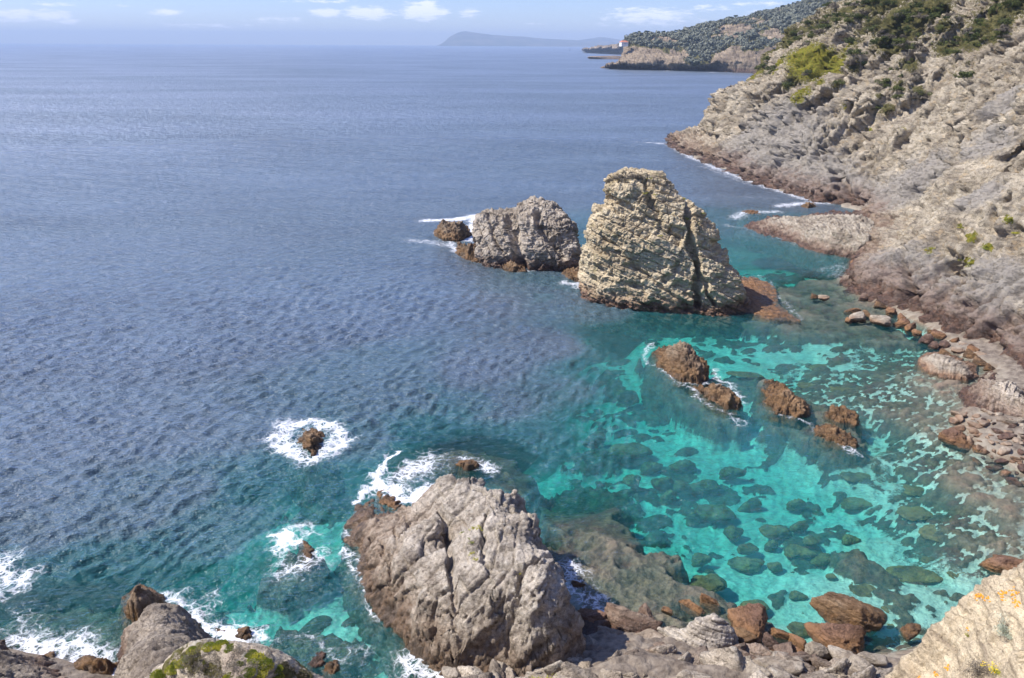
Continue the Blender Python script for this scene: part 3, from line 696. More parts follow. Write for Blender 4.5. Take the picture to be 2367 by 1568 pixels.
# ------------------------------------------------------------------ sea
# foam: (polyline px, half width m, strength)
FOAM = [([(1500, 330), (1545, 335), (1600, 365), (1660, 392), (1720, 415), (1790, 438), (1850, 458), (1900, 468)], 1.8, 1.15), ([(1620, 385), (1680, 408), (1740, 430)], 1.4, .8), ([(1470, 328), (1560, 332)], 2.0, 0.9),
        ([(1800, 478), (1860, 470), (1920, 470)], 2.2, 1.25), ([(1715, 455), (1800, 460)], 1.2, 0.7), ([(1700, 505), (1720, 490), (1790, 490)], 2.0, 1.15), ([(1670, 520), (1740, 530), (1830, 560), (1900, 580)], 1.2, .8),
        ([(1895, 625), (1950, 610), (1930, 640)], 1.8, .75), ([(1700, 640), (1760, 640), (1850, 740)], 0.6, .8),
        ([(985, 510), (1050, 508), (1100, 500), (1095, 530), (1085, 555)], 1.6, 1.6), ([(950, 555), (1000, 560), (1050, 570)], 1.8, .95), ([(1010, 540), (1035, 555), (1060, 585), (1120, 605)], 0.9, 1.2), ([(1120, 610), (1190, 625), (1260, 625)], 0.7, 1.2),
        ([(1300, 655), (1340, 655), (1345, 665)], 1.0, 1.25), ([(1400, 665), (1470, 685), (1520, 705), (1620, 715), (1760, 715)], 0.7, 1.05),
        ([(1500, 800), (1490, 840), (1530, 850), (1570, 885), (1600, 905)], 0.6, 1.0), ([(1640, 855), (1660, 880), (1690, 900), (1712, 930)], 0.7, 1.05), ([(1600, 905), (1650, 945), (1700, 955), (1715, 985)], 0.7, .9), ([(1590, 890), (1650, 892)], .5, 1.2),
        ([(1770, 960), (1830, 965), (1870, 975), (1900, 1000), (1960, 1035), (1990, 1045)], 0.5, .9), ([(1910, 985), (1940, 1000), (1960, 1040)], 0.5, 1.1),
        ([(640, 1015), (670, 985), (720, 975), (770, 985), (790, 1010), (775, 1040), (730, 1060), (690, 1055), (650, 1035), (640, 1015)], 1.25, 1.45), ([(720, 1015)], 2.0, 1.35), ([(700, 1075), (760, 1060)], 1.2, .9),
        ([(640, 1255), (660, 1240), (690, 1240)], 0.9, 1.6), ([(650, 1310), (680, 1310), (715, 1300), (740, 1280)], 1.1, 1.15), ([(630, 1260), (650, 1300), (690, 1335)], .7, .9), ([(720, 1220), (735, 1235)], .6, 1.0),
        ([(905, 1040), (880, 1085), (860, 1130), (830, 1165)], 0.35, 1.9), ([(870, 1110), (920, 1145), (960, 1160), (1000, 1130)], 0.8, 2.0), ([(930, 1100), (990, 1075)], 1.8, 1.35), ([(840, 1135), (870, 1150), (905, 1175)], .3, 1.4),
        ([(1080, 1060), (1120, 1080), (1135, 1085)], 0.7, 1.2), ([(805, 1220), (812, 1300), (830, 1360), (870, 1420)], 0.35, 1.1), ([(950, 1530), (1010, 1562), (1050, 1568)], 1.0, 1.35),
        ([(1310, 1300), (1330, 1350), (1370, 1400), (1400, 1430)], 1.1, 1.15), ([(1320, 1340), (1340, 1400), (1390, 1390)], 1.0, 1.1),
        ([(380, 1370), (430, 1400), (470, 1430), (500, 1470), (560, 1470), (600, 1480)], 0.9, 1.4), ([(430, 1400), (490, 1395)], 1.2, 1.0), ([(510, 1480), (560, 1490)], .7, 1.9), ([(630, 1490), (700, 1480), (760, 1500), (850, 1520)], .8, .8),
        ([(0, 1300), (10, 1360), (40, 1345)], 1.4, 1.4), ([(50, 1480), (110, 1500), (180, 1490), (250, 1530)], 1.1, 1.35), ([(90, 1490), (110, 1530), (220, 1540), (260, 1560)], 0.9, 1.6), ([(30, 1440), (100, 1470)], 1.5, .85),
        ([(1394, 157), (1467, 161), (1548, 164), (1660, 168), (1716, 169)], 7, 1.0), ([(1344, 117), (1400, 122)], 20, 1), ([(1394, 135), (1432, 138)], 14, 1),
        ([(2140, 790), (2200, 800)], .3, .6)]
ddeg = np.linspace(62, 4.4, 900)
rr = CAM_Z / np.tan(np.radians(ddeg))
rr = np.concatenate([[1, 6, 12], rr, np.exp(np.linspace(math.log(rr[-1] * 1.02), math.log(16000), 90))])
cols = np.concatenate([np.linspace(-95, -48, 24)[:-1], np.linspace(-48, 44, 1300), np.linspace(44, 95, 24)[1:]])
A, Rr = np.meshgrid(np.radians(cols), rr)
X, Y = Rr * np.sin(A), Rr * np.cos(A)
FP = np.stack([X.ravel(), Y.ravel()], -1).astype(f4)
P3 = np.stack([X, Y, X * 0], -1).reshape(-1, 3)
foam = np.zeros(len(FP), f4)
wx = FP + np.stack([fbm(P3, 1.6, 3, 0.6, seed=51), fbm(P3, 1.6, 3, 0.6, seed=52)], -1) * 2.4
farw = Rr.ravel() > 700
for pts, wd, s_ in FOAM:
    pw = px2w(pts)[:, :2]
    lo, hi = pw.min(0) - wd * 4 - 1, pw.max(0) + wd * 4 + 1
    sel = np.where(((FP > lo) & (FP < hi)).all(1))[0]
    if len(sel) == 0: continue
    d = line_d(np.where(farw[sel][:, None], FP[sel], wx[sel]), pw)
    foam[sel] = np.maximum(foam[sel], s_ * 0.98 * np.exp(-(d / wd) ** 1.4 * 0.8))
bz, balg, _ = bed(X[3:870], Y[3:870])
dep = np.full(X.shape, 60.0); dep[3:870] = np.maximum(-bz, 0.02)
blend = np.clip((np.arange(len(rr)) - 800) / 60.0, 0, 1)[:, None]
dep = dep * (1 - blend) + 60 * blend
dep = np.minimum(dep, 60)
# waves: real ripples near the camera, run together farther out
wa = 1 - sst(Rr, 120, 420)
Wc = np.array([[math.cos(R(28)), math.sin(R(28))], [-math.sin(R(28)), math.cos(R(28))]])
Q = FP @ Wc.T.astype(f4)
def wav(sz, asp, seed, octs=1): return fbm(np.stack([Q[:, 0] / asp, Q[:, 1], Q[:, 0] * 0], -1), sz, octs, seed=seed)
hz = wav(7.0, 2.4, 61, 2) * 0.8 + wav(2.1, 1.9, 62, 2) * 0.55 + wav(0.8, 1.6, 63, 2) * 0.26
wr = np.random.RandomState(77); wob = fbm(P3, 5.0, 3, seed=65) * 4; grp = [np.clip(0.25 + 3.0 * (fbm(P3, 9.0, 3, seed=66 + q) + 0.25), 0.1, 1.9) for q in range(4)]; hz = hz * 0.3; dr_ = (Rr.ravel() ** 2 / CAM_Z * R(0.064)).astype(f4)
for k in range(70):
    lam_ = 0.42 * (5.2 ** (k / 69.0)); ang = R(-68) + wr.normal() * 0.62; ph = wr.uniform(0, 6.28)
    am = lam_ * 0.0088 * (0.6 + 0.8 * wr.rand()) * (1 - sst(dr_ / lam_, 0.16, 0.34))
    hz = hz + am * grp[k % 4] * np.cos((FP[:, 0] * math.cos(ang) + FP[:, 1] * math.sin(ang)) * (2 * math.pi / lam_) + ph + wob * (3.0 if k % 2 else -2.2))
calm = np.clip(np.minimum(dep, 4) / 4, 0.35, 1).ravel()
lee = sst(FP[:, 0], -2, 18) * sst(FP[:, 1], 90, 70)
hz = hz * (calm * (1 - 0.45 * lee)) * wa.ravel()
V = np.stack([X.ravel(), Y.ravel(), hz + np.minimum(foam, 1.0) * 0.05], -1)
g = new_mat('sea water')
geo = g.node('ShaderNodeNewGeometry'); pos = geo.outputs['Position']
dist = g.vm('LENGTH', pos)
dpt0 = g.attr('depth'); dpt = g.math('ADD', dpt0, g.math('MULTIPLY', g.math('MAXIMUM', g.math('SUBTRACT', dpt0, 5.0), 0.0), 1.2)); fm = g.attr('foam')
rp = g.mapping(pos, (0, 0, R(-28)), (0.55, 1, 1))
nA = g.noise(rp, 1.1, 4, 0.6); nB = g.noise(rp, 4.5, 3, 0.6); nC = g.noise(rp, 0.28, 3, 0.55); nD = g.noise(g.mapping(pos, (0, 0, R(-10)), (0.3, 1, 1)), 0.016, 4, 0.6)
nE = g.noise(g.mapping(pos, (0, 0, R(-12)), (0.35, 1, 1)), 0.06, 4, 0.6)
hgt = g.math('ADD', g.math('MULTIPLY', nA, g.math('ADD', 0.45, g.math('MULTIPLY', g.step(dist, 60, 140), 0.45))), g.math('MULTIPLY', nB, 0.22))
hgt = g.math('ADD', hgt, g.math('MULTIPLY', nC, g.math('MULTIPLY', g.step(dist, 60, 260), 2.0)))
lee_ = g.math('MULTIPLY', g.step(g.sep(pos)[0], -2, 18), g.step(g.sep(pos)[1], 90, 70))
nrm = g.bump(g.math('MULTIPLY', hgt, g.math('SUBTRACT', 1.0, g.math('MULTIPLY', lee_, 0.35))), 1.0, 1.0)
def expk(k): return g.math('EXPONENT', g.math('MULTIPLY', dpt, -k))
tint = g.node('ShaderNodeCombineColor')
tsc = g.math('EXPONENT', g.math('MULTIPLY', dpt, -0.055))
for k_ in range(3): g.put(tint.inputs[k_], tsc)
tr = g.node('ShaderNodeBsdfTransparent'); g.put(tr.inputs[0], tint.outputs[0])
sc = g.math('SUBTRACT', 1.0, g.math('EXPONENT', g.math('MULTIPLY', dpt, -0.11)))
deepc = g.mix(g.math('SUBTRACT', 1.0, g.math('EXPONENT', g.math('MULTIPLY', dpt, -0.13))), (0.002, 0.28, 0.28), (0.094, 0.127, 0.160))  # deep end: backscatter tone, lifted greyer so the colour carries the sea's sheen
cvar = g.mix(1.0, deepc, g.ramp(g.math('ADD', g.math('MULTIPLY', nE, 0.6), g.math('MULTIPLY', nA, 0.4)), (0.35, 0.75), (0.65, 1.25)), 'MULTIPLY')
df = g.node('ShaderNodeBsdfDiffuse'); g.put(df.inputs[0], g.mix(sc, (0, 0, 0), cvar)); g.put(df.inputs['Normal'], nrm)
ad = g.node('ShaderNodeAddShader')
# what is not scattered back is let through; the two weights add up to one
g.l.new(tr.outputs[0], ad.inputs[0]); g.l.new(df.outputs[0], ad.inputs[1])
gl = g.node('ShaderNodeBsdfGlossy'); gl.inputs[0].default_value = (1, 1, 1, 1)
g.put(gl.inputs['Roughness'], g.math('ADD', 0.16, g.math('MULTIPLY', g.step(dist, 40, 400), 0.16))); g.put(gl.inputs['Normal'], nrm)
fr = g.node('ShaderNodeFresnel'); fr.inputs[0].default_value = 1.333; g.put(fr.inputs['Normal'], nrm)
lw = g.math('MINIMUM', g.math('MULTIPLY', fr.outputs[0], g.math('SUBTRACT', 2.0, g.math('MULTIPLY', g.math('EXPONENT', g.math('MULTIPLY', dpt0, -0.2)), 1.5))), 0.60)
streak = g.ramp(nD, (0.40, 0.78), (0.60, 1.1))
mxs = g.node('ShaderNodeMixShader'); g.put(mxs.inputs[0], g.math('MULTIPLY', lw, streak)); g.l.new(ad.outputs[0], mxs.inputs[1]); g.l.new(gl.outputs[0], mxs.inputs[2])
# foam lace
wp = g.vm('ADD', pos, g.vm('SCALE', g.vm('SUBTRACT', g.noise(pos, 0.9, 4, 0.6, out=1), (0.5, 0.5, 0.5)), 1.5))
c1 = g.vor(wp, 1.5, 'DISTANCE_TO_EDGE'); c2 = g.vor(wp, 3.6, 'DISTANCE_TO_EDGE')
lace = g.math('MAXIMUM', g.math('SUBTRACT', 1.0, g.math('MULTIPLY', c1, 3.4)), g.math('SUBTRACT', 0.85, g.math('MULTIPLY', c2, 3.4)))
lace = g.math('MULTIPLY', g.math('MAXIMUM', lace, 0.0), g.math('ADD', 0.25, g.math('MULTIPLY', g.noise(wp, 1.9, 5, 0.75), 1.3)))
ff = g.step(g.math('SUBTRACT', g.math('ADD', g.math('MULTIPLY', fm, 0.80), g.math('MULTIPLY', lace, 0.95)), 1.15), -0.05, 0.85)
ff = g.math('MULTIPLY', ff, g.step(fm, 0.05, 0.3))
fd = g.node('ShaderNodeBsdfDiffuse'); fd.inputs[0].default_value = (0.86, 0.87, 0.9, 1)
mx2 = g.node('ShaderNodeMixShader'); g.put(mx2.inputs[0], g.math('MULTIPLY', ff, 0.95)); g.l.new(mxs.outputs[0], mx2.inputs[1]); g.l.new(fd.outputs[0], mx2.inputs[2])
g.l.new(mx2.outputs[0], g.o.inputs[0]); M['sea'] = g.m
va = g.node('ShaderNodeVolumeAbsorption'); va.inputs[0].default_value = (0.0, 0.86, 0.835, 1); va.inputs[1].default_value = 0.24
g.l.new(va.outputs[0], g.o.inputs[1])
me = make_mesh('sea', V, grid_faces(*X.shape), M['sea'], True, {'depth': dep.ravel(), 'foam': foam})
sea = link('sea', me); tag(sea, 'rippled blue sea shading to clear turquoise in the cove, white foam round the rocks', None, None, 'structure')
# ------------------------------------------------------------------ sea stacks and named rocks
TILT = frame(-8, 0, 24)
o = loft_rock('sea_stack', [(402, 1412, 1540, 95, 2.0), (414, 1404, 1546, 95, 2.6), (430, 1402, 1550, 94.5, 3.0), (448, 1401, 1566, 94.5, 3.4), (464, 1408, 1588, 94.2, 3.6), (478, 1400, 1606, 94, 3.9), (488, 1383, 1618, 94, 4.2), (508, 1380, 1630, 93.7, 4.3), (528, 1367, 1645, 93.5, 4.5),
                            (550, 1361, 1644, 93.3, 4.7), (572, 1360, 1658, 93.2, 4.8), (590, 1356, 1670, 93, 4.9), (612, 1352, 1680, 93, 5.2), (634, 1350, 1692, 93, 5.4), (656, 1346, 1706, 93, 5.8), (668, 1346, 1702, 93, 5.8), (690, 1350, 1722, 93, 6.0)], 'tan', 0.85, TILT, (3.4, 2.2, 1.0), 5, rid=0.8, skew=-0.2, nt=760, nz=520, power=2.6, cap=0.5, hg=2.0, wp=0.75,
              crev=[([(1600, 470), (1590, 540), (1605, 600), (1600, 690)], .5, 1.5), ([(1600, 600), (1640, 690)], .3, 1.0), ([(1400, 560), (1480, 620), (1580, 690)], .25, .5), ([(1500, 440), (1530, 520), (1570, 560)], .4, .7), ([(1420, 470), (1470, 490)], .4, .6), ([(1530, 640), (1560, 600)], .35, .6)])
tag(o, 'tall tan layered sea stack, the largest rock standing in the water', 'sea stack', 'rocks standing in the water')
o = loft_rock('sea_stack', [(474, 1224, 1262, 113, 1.2), (486, 1196, 1284, 112.5, 2.2), (494, 1160, 1292, 112.5, 2.7), (500, 1116, 1297, 112.5, 3.0), (508, 1104, 1306, 112, 3.4), (522, 1100, 1316, 112, 3.8), (545, 1093, 1321, 111.5, 4.3), (572, 1095, 1327, 111, 4.7), (598, 1102, 1330, 111, 5.0)], 'grey', 0.85,
              frame(38, 42, 20), (3.0, 1.9, 1.3), 8, rid=1.0, skew=-0.25, nt=560, nz=380, power=2.8, cap=0.4, hg=3.0, wp=0.9,
              crev=[([(1172, 468), (1185, 530), (1205, 612)], .9, 1.7), ([(1240, 500), (1260, 540), (1300, 580)], .5, 1.1), ([(1130, 520), (1160, 580)], .3, .6)])
tag(o, 'rounded pale grey hump of rock just left of the tall layered stack', 'sea stack', 'rocks standing in the water')
JAG = frame(60, 25, 50)
def rock(outline, inner, mat, amp, bs, seed, label, cat='sea rock', name='sea_rock', fr=None, group='rocks standing in the water', **kw):
    kw.setdefault('res', 0.075)
    if mat == 'dark': kw.setdefault('spike', min(1.0, bs[0]) * 0.75); amp *= 0.75
    o = field_rock(name, outline, inner, mat, amp, JAG if fr is None else fr, bs, seed, **kw); tag(o, label, cat, group); return o
rock([(1003, 545), (1025, 558), (1060, 560), (1088, 548), (1080, 525), (1045, 515), (1018, 515)], [(1022, 508, 3.0), (1048, 522, 1.9), (1070, 514, 2.9), (1035, 540, 1.6), (1060, 535, 1.5)], 'dark', 0.75, (0.9, 0.7, 0.4), 21,
     'jagged dark rock in white foam at the far left end of the stack row', rid=0.9)
rock([(1052, 590), (1090, 605), (1140, 615), (1180, 630), (1215, 628), (1205, 610), (1150, 590), (1100, 575), (1060, 565)], [(1065, 566, 2.3), (1085, 563, 2.5), (1120, 575, 2.3), (1150, 588, 2.1), (1185, 608, 1.6)], 'dark', 0.69, (1.2, 0.9, 0.5), 22,
     'long low dark brown rock ridge in front of the rounded grey hump', rid=0.8)
rock([(1300, 640), (1340, 655), (1390, 668), (1408, 665), (1412, 640), (1385, 612), (1340, 600), (1305, 620)], [(1350, 622, 2.6), (1380, 606, 3.2), (1395, 626, 2.6), (1320, 630, 1.8), (1385, 645, 1.5), (1355, 642, 1.5)], 'dark', 1.0, (1.1, 0.8, 0.5), 23,
     'craggy brown rock wedged at the left foot of the tall layered stack', rid=0.8)
rock([(1310, 615), (1345, 620), (1370, 600), (1350, 575), (1320, 585)], [(1338, 575, 3.0), (1330, 598, 2.2), (1352, 583, 2.8)], 'dark', 0.75, (1.1, 0.8, 0.5), 24, 'small dark rock filling the gap between the grey hump and the tall stack', rid=0.8)
rock([(1690, 640), (1740, 640), (1790, 660), (1800, 700), (1850, 742), (1780, 738), (1730, 722), (1680, 715), (1640, 712), (1660, 680)], [(1720, 665, .6), (1750, 690, 0.4), (1700, 695, .7), (1780, 722, 0.35), (1700, 650, .5), (1735, 715, .4)], 'reef', 0.25, (2.2, 1.4, 0.5), 25,
     'flat red brown rock platform on the right side of the tall stack', fr=frame(8, 10, 40), rid=0.35)
rock([(1520, 850), (1512, 815), (1535, 800), (1570, 800), (1600, 820), (1640, 858), (1640, 885), (1610, 893), (1565, 880)], [(1575, 793, 2.9), (1590, 804, 2.5), (1545, 808, 1.6), (1582, 828, 2.0), (1612, 846, 1.7), (1560, 850, .8), (1605, 870, .7)], 'dark', 0.65, (1.0, 0.7, 0.35), 26,
     'pointed dark brown rock with a pale grey peak in the turquoise cove', rid=0.85)
rock([(1600, 893), (1650, 890), (1690, 912), (1710, 932), (1708, 948), (1680, 948), (1630, 925)], [(1655, 892, 1.0), (1680, 912, 1.1), (1695, 930, .9), (1640, 905, 0.6)], 'dark', 0.56, (0.9, 0.6, 0.35), 27,
     'low brown rock trailing behind the pointed rock in the cove', rid=0.8)
rock([(1762, 900), (1768, 930), (1790, 958), (1840, 968), (1868, 960), (1872, 935), (1830, 905), (1790, 882), (1765, 882)], [(1772, 890, 1.1), (1810, 906, 1.2), (1850, 933, 1.0), (1800, 940, 0.7), (1780, 915, 1.0)], 'dark', 0.62, (0.8, 0.6, 0.3), 28,
     'broad brown weed crusted rock low in the cove, largest of its shoal', rid=0.8)
rock([(1908, 960), (1940, 978), (1982, 982), (1984, 965), (1940, 940), (1912, 938)], [(1920, 946, .8), (1950, 960, 0.8), (1972, 970, 0.6)], 'dark', 0.56, (0.7, 0.5, 0.3), 29, 'small brown rock at the back of the shoal in the cove', rid=0.8)
rock([(1880, 995), (1885, 1010), (1915, 1020), (1945, 1030), (1978, 1036), (1986, 1020), (1960, 995), (1925, 985), (1905, 975)], [(1910, 988, .8), (1930, 1004, 0.6), (1965, 1018, .8), (1895, 1004, 0.5)], 'dark', 0.56, (0.7, 0.5, 0.3), 30,
     'forked brown rock at the front of the shoal in the cove', rid=0.8)
rock([(678, 1010), (690, 1030), (712, 1052), (728, 1054), (755, 1030), (752, 1008), (725, 992), (695, 995)], [(700, 1000, 1.0), (718, 1004, 1.3), (738, 1011, 1.1), (720, 1035, .9), (690, 1014, 0.7)], 'dark', 0.62, (0.6, 0.45, 0.25), 31,
     'lone dark brown rock inside a ring of white foam', rid=0.9)
rock([(690, 1252), (705, 1292), (718, 1298), (724, 1270), (712, 1250)], [(702, 1255, .5), (712, 1270, .6), (715, 1285, .4)], 'dark', 0.38, (0.4, 0.3, 0.2), 32, 'small curved brown rock awash in a foam swirl left of the big foreground rock', rid=0.7)
rock([(870, 1140), (880, 1165), (915, 1178), (935, 1170), (905, 1145), (885, 1128)], [(885, 1145, .45), (905, 1160, .5)], 'reef', 0.3, (0.5, 0.4, 0.2), 33, 'low red brown weedy rock at the upper left corner of the big foreground rock', rid=0.7)
rock([(1050, 1075), (1080, 1062), (1105, 1065), (1110, 1080), (1085, 1090)], [(1085, 1070, .6), (1100, 1072, .5)], 'dark', 0.38, (0.5, 0.4, 0.2), 34, 'small dark rock awash just beyond the big foreground rock', rid=0.7)
# the big foreground rock
BIG = [(822, 1168), (806, 1215), (806, 1260), (814, 1310), (832, 1365), (866, 1412), (900, 1455), (945, 1512), (1000, 1562), (1070, 1600), (1200, 1630), (1320, 1600), (1350, 1530), (1340, 1450, 2.6, .7), (1325, 1390, 4.2, 1.0), (1292, 1300, 5.2, 1.2),
       (1243, 1200, 5.2, 1.2), (1205, 1133, 4.5, 1.0), (1110, 1100, 3.8, 1.0), (1012, 1095, 3.4, .8), (984, 1135, 2.2, .4), (962, 1182), (905, 1178), (860, 1152)]
BIGIN = [(1010, 1200, 4.4), (1120, 1180, 5.4), (1060, 1140, 4.4), (1190, 1190, 5.4), (1060, 1300, 4.8), (1160, 1280, 5.5), (1230, 1290, 5.7), (1040, 1380, 3.9), (1130, 1400, 4.3), (1240, 1390, 5.2), (1280, 1440, 4.6), (1190, 1450, 3.6), (1230, 1490, 3.2), (1290, 1490, 2.8), (1160, 1530, 1.4),
         (1026, 1235, 3.2), (1030, 1255, 3.2), (990, 1240, 3.6), (930, 1225, 2.4), (860, 1200, 1.6), (900, 1200, 1.7), (960, 1215, 2.2), (850, 1260, 1.9), (920, 1300, 3.2), (860, 1330, 1.8), (950, 1400, 2.8), (900, 1400, 1.5), (970, 1470, 1.7), (1050, 1470, 2.5), (1010, 1530, .8), (1100, 1540, 1.2)]
o = field_rock('sea_rock', BIG, BIGIN, 'big', 0.55, frame(-22, 24, -40), (2.6, 1.6, 0.7), 40, res=0.055, groove=0.1, rid=0.55,
               crev=[([(1020, 1180), (1035, 1260), (1045, 1300), (1050, 1400), (1065, 1500)], 3.6, .28, .6), ([(1330, 1350), (1290, 1325), (1215, 1380), (1165, 1440), (1180, 1500)], 4.2, .25, .6), ([(860, 1215), (895, 1290), (905, 1360)], 2.0, .2, .35), ([(930, 1222), (1000, 1232), (1040, 1250)], 3.0, .3, .5),
                     ([(1100, 1130), (1180, 1170), (1230, 1230)], 4.8, .2, .4), ([(1120, 1300), (1200, 1340), (1280, 1330)], 5.2, .18, .35), ([(950, 1380), (1050, 1420), (1160, 1440)], 3.2, .2, .4), ([(1130, 1180), (1120, 1260), (1130, 1330)], 5, .18, .35), ([(900, 1430), (980, 1470), (1060, 1500)], 1.8, .2, .3)])
tag(o, 'huge rugged grey rock slab in the foreground, brown along its left foot', 'sea rock', 'rocks standing in the water')
# left foreground
rock([(282, 1380), (290, 1430), (330, 1455), (375, 1440), (392, 1400), (360, 1365), (320, 1345)], [(315, 1350, 2.6), (345, 1368, 2.8), (375, 1388, 2.2), (330, 1400, 2.6), (300, 1375, 2.4)], 'dark', 0.32, (1.0, 0.8, 0.4), 41,
     'dark brown round topped rock in the water at lower left', res=0.05, rid=0.5, spike=0.15)
rock([(495, 1445), (500, 1470), (518, 1476), (522, 1465), (510, 1445)], [(502, 1447, .8), (512, 1462, .6)], 'dark', 0.31, (0.5, 0.4, 0.2), 42, 'small brown upright rock in foam beyond the green topped mound, left of its twin', res=0.05)
rock([(548, 1455), (545, 1478), (575, 1485), (588, 1475), (580, 1452), (562, 1450)], [(558, 1452, .9), (572, 1462, .9)], 'dark', 0.31, (0.5, 0.4, 0.2), 43, 'small brown upright rock in foam beyond the green topped mound, right of its twin', res=0.05)
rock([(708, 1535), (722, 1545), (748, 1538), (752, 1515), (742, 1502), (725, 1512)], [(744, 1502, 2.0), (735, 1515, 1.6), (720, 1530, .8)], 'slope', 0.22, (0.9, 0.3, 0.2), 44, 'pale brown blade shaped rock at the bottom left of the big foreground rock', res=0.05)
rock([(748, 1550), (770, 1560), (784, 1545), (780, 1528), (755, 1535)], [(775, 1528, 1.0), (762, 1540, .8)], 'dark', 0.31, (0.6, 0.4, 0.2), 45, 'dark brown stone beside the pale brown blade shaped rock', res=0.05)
rock([(165, 1530), (175, 1560), (230, 1570), (275, 1560), (270, 1540), (235, 1535), (200, 1525)], [(190, 1520, 1.4), (230, 1532, 1.2), (255, 1540, 1.1), (205, 1545, 1.0)], 'dark', 0.38, (0.8, 0.5, 0.3), 46, 'dark brown rock awash at the bottom left below the foam', res=0.06)
rock([(95, 1515), (100, 1530), (125, 1528), (128, 1510), (110, 1505)], [(112, 1508, .4)], 'dark', 0.25, (0.5, 0.4, 0.2), 47, 'small dark rock nearly covered by foam at lower left', res=0.06)
# headlands near the camera (terrain)
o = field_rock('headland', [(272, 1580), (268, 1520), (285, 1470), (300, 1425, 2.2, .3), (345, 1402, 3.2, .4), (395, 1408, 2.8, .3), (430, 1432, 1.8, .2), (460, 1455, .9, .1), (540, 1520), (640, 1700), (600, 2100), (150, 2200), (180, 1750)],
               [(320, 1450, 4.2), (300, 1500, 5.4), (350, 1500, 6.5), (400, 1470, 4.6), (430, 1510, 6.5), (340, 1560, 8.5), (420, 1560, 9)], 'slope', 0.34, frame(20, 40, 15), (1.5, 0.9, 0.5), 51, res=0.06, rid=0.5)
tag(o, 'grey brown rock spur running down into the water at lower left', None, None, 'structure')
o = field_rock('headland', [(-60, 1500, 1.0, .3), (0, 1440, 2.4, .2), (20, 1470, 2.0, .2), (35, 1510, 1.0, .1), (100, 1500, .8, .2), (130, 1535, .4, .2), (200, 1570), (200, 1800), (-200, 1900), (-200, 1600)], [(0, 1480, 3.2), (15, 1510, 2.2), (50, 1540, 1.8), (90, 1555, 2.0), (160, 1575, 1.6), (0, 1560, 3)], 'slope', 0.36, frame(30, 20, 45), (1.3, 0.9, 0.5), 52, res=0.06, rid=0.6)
tag(o, 'dark shore rocks in the bottom left corner', None, None, 'structure')

# mound with succulents, close to the camera
def mound_attrs(V):
    gr = np.zeros(len(V), f4)
    for px, py, rx, ry in [(445, 1503, 14, 7), (500, 1490, 45, 9), (530, 1500, 20, 8), (590, 1520, 24, 18), (610, 1540, 30, 14), (570, 1555, 22, 10), (370, 1555, 40, 14), (420, 1540, 30, 12), (470, 1532, 10, 5), (560, 1535, 12, 5), (640, 1560, 20, 8), (520, 1565, 30, 6)]:
        c = atz(px, py, 17.6); t = np.linalg.norm(c - [0, 0, CAM_Z]); r_ = rx * t / F
        q = V - c; gr = np.maximum(gr, np.clip(1.3 - np.sqrt(q[:, 0] ** 2 + (q[:, 1] * 1.0) ** 2 + (q[:, 2] * .3) ** 2) / r_, 0, 1))
    vg = sst(fbm(V, 0.8, 3, seed=77), -0.12, 0.1) * 0.62 * sst(V[:, 2], 16.0, 16.8)
    return {'green': gr * 0.15, 'veg': vg, 'grey': vg * 0}
M['mound'] = rock_mat('lichened mound rock', (0.58, 0.50, 0.38), (0.42, 0.34, 0.26), (0.18, 0.14, 0.11), lich=(0.42, 0.40, 0.33), lich_amt=0.6, wet=0, scale=3.2, stain_shade=0.5, bscale=0.8, veg=True)
o = field_rock('headland', [(325, 1568, 16.6, 1.0), (375, 1538, 17.0, 1.2), (425, 1498, 17.3, 1.4), (480, 1482, 17.5, 1.6), (560, 1480, 17.6, 1.6), (620, 1496, 17.5, 1.5), (680, 1520, 17.2, 1.4), (735, 1550, 16.9, 1.2), (800, 1590, 16.5, 1.0), (840, 1700, 16, .5), (560, 1900, 15.5, .5), (300, 1700, 16, .5)],
               [(500, 1520, 18.0), (580, 1530, 18.1), (430, 1545, 17.8), (660, 1560, 17.8), (540, 1600, 18.3), (520, 1700, 18.5)], 'mound', 0.13, frame(10, 20, 30), (0.9, 0.6, 0.3), 53, res=0.022, zb=14.0, low=0.0, skirt=2.4, attrs=mound_attrs, ccen=tuple(atz(540, 1600, 18)[:2]))
tag(o, 'pale lichened mound at the bottom edge with yellow green succulents', None, None, 'structure')
# crag at the lower right, close to the camera
o = field_rock('headland', [(2015, 1590, 16.6, .6), (2050, 1540, 17.3, .8), (2120, 1503, 17.9, .8), (2128, 1452, 18.3, .7), (2178, 1412, 18.7, .8), (2235, 1398, 18.9, .7), (2240, 1372, 19.1, .6), (2275, 1362, 19.3, .6), (2312, 1368, 19.3, .7), (2340, 1345, 19.6, .8), (2385, 1340, 19.9, .8), (2500, 1300, 20.5, .8), (2750, 1400, 21, 1), (2700, 1900, 20, 1), (2100, 1900, 15.8, .6), (1990, 1680, 15.8, .6)],
               [(2150, 1480, 18.2), (2200, 1470, 18.6), (2280, 1420, 19.6), (2320, 1400, 19.7), (2260, 1500, 18.9), (2180, 1550, 17.8), (2080, 1560, 17.4), (2340, 1540, 19.2), (2367, 1450, 20.2), (2500, 1500, 21), (2300, 1650, 18.6)], 'warm', 0.15, frame(30, 35, 20), (1.1, 0.7, 0.28), 54,
               res=0.024, zb=15.2, low=0.0, skirt=3.0, ccen=tuple(atz(2330, 1560, 18)[:2]))
tag(o, 'sunlit warm tan crag filling the lower right corner, orange lichen at its tip', None, None, 'structure')
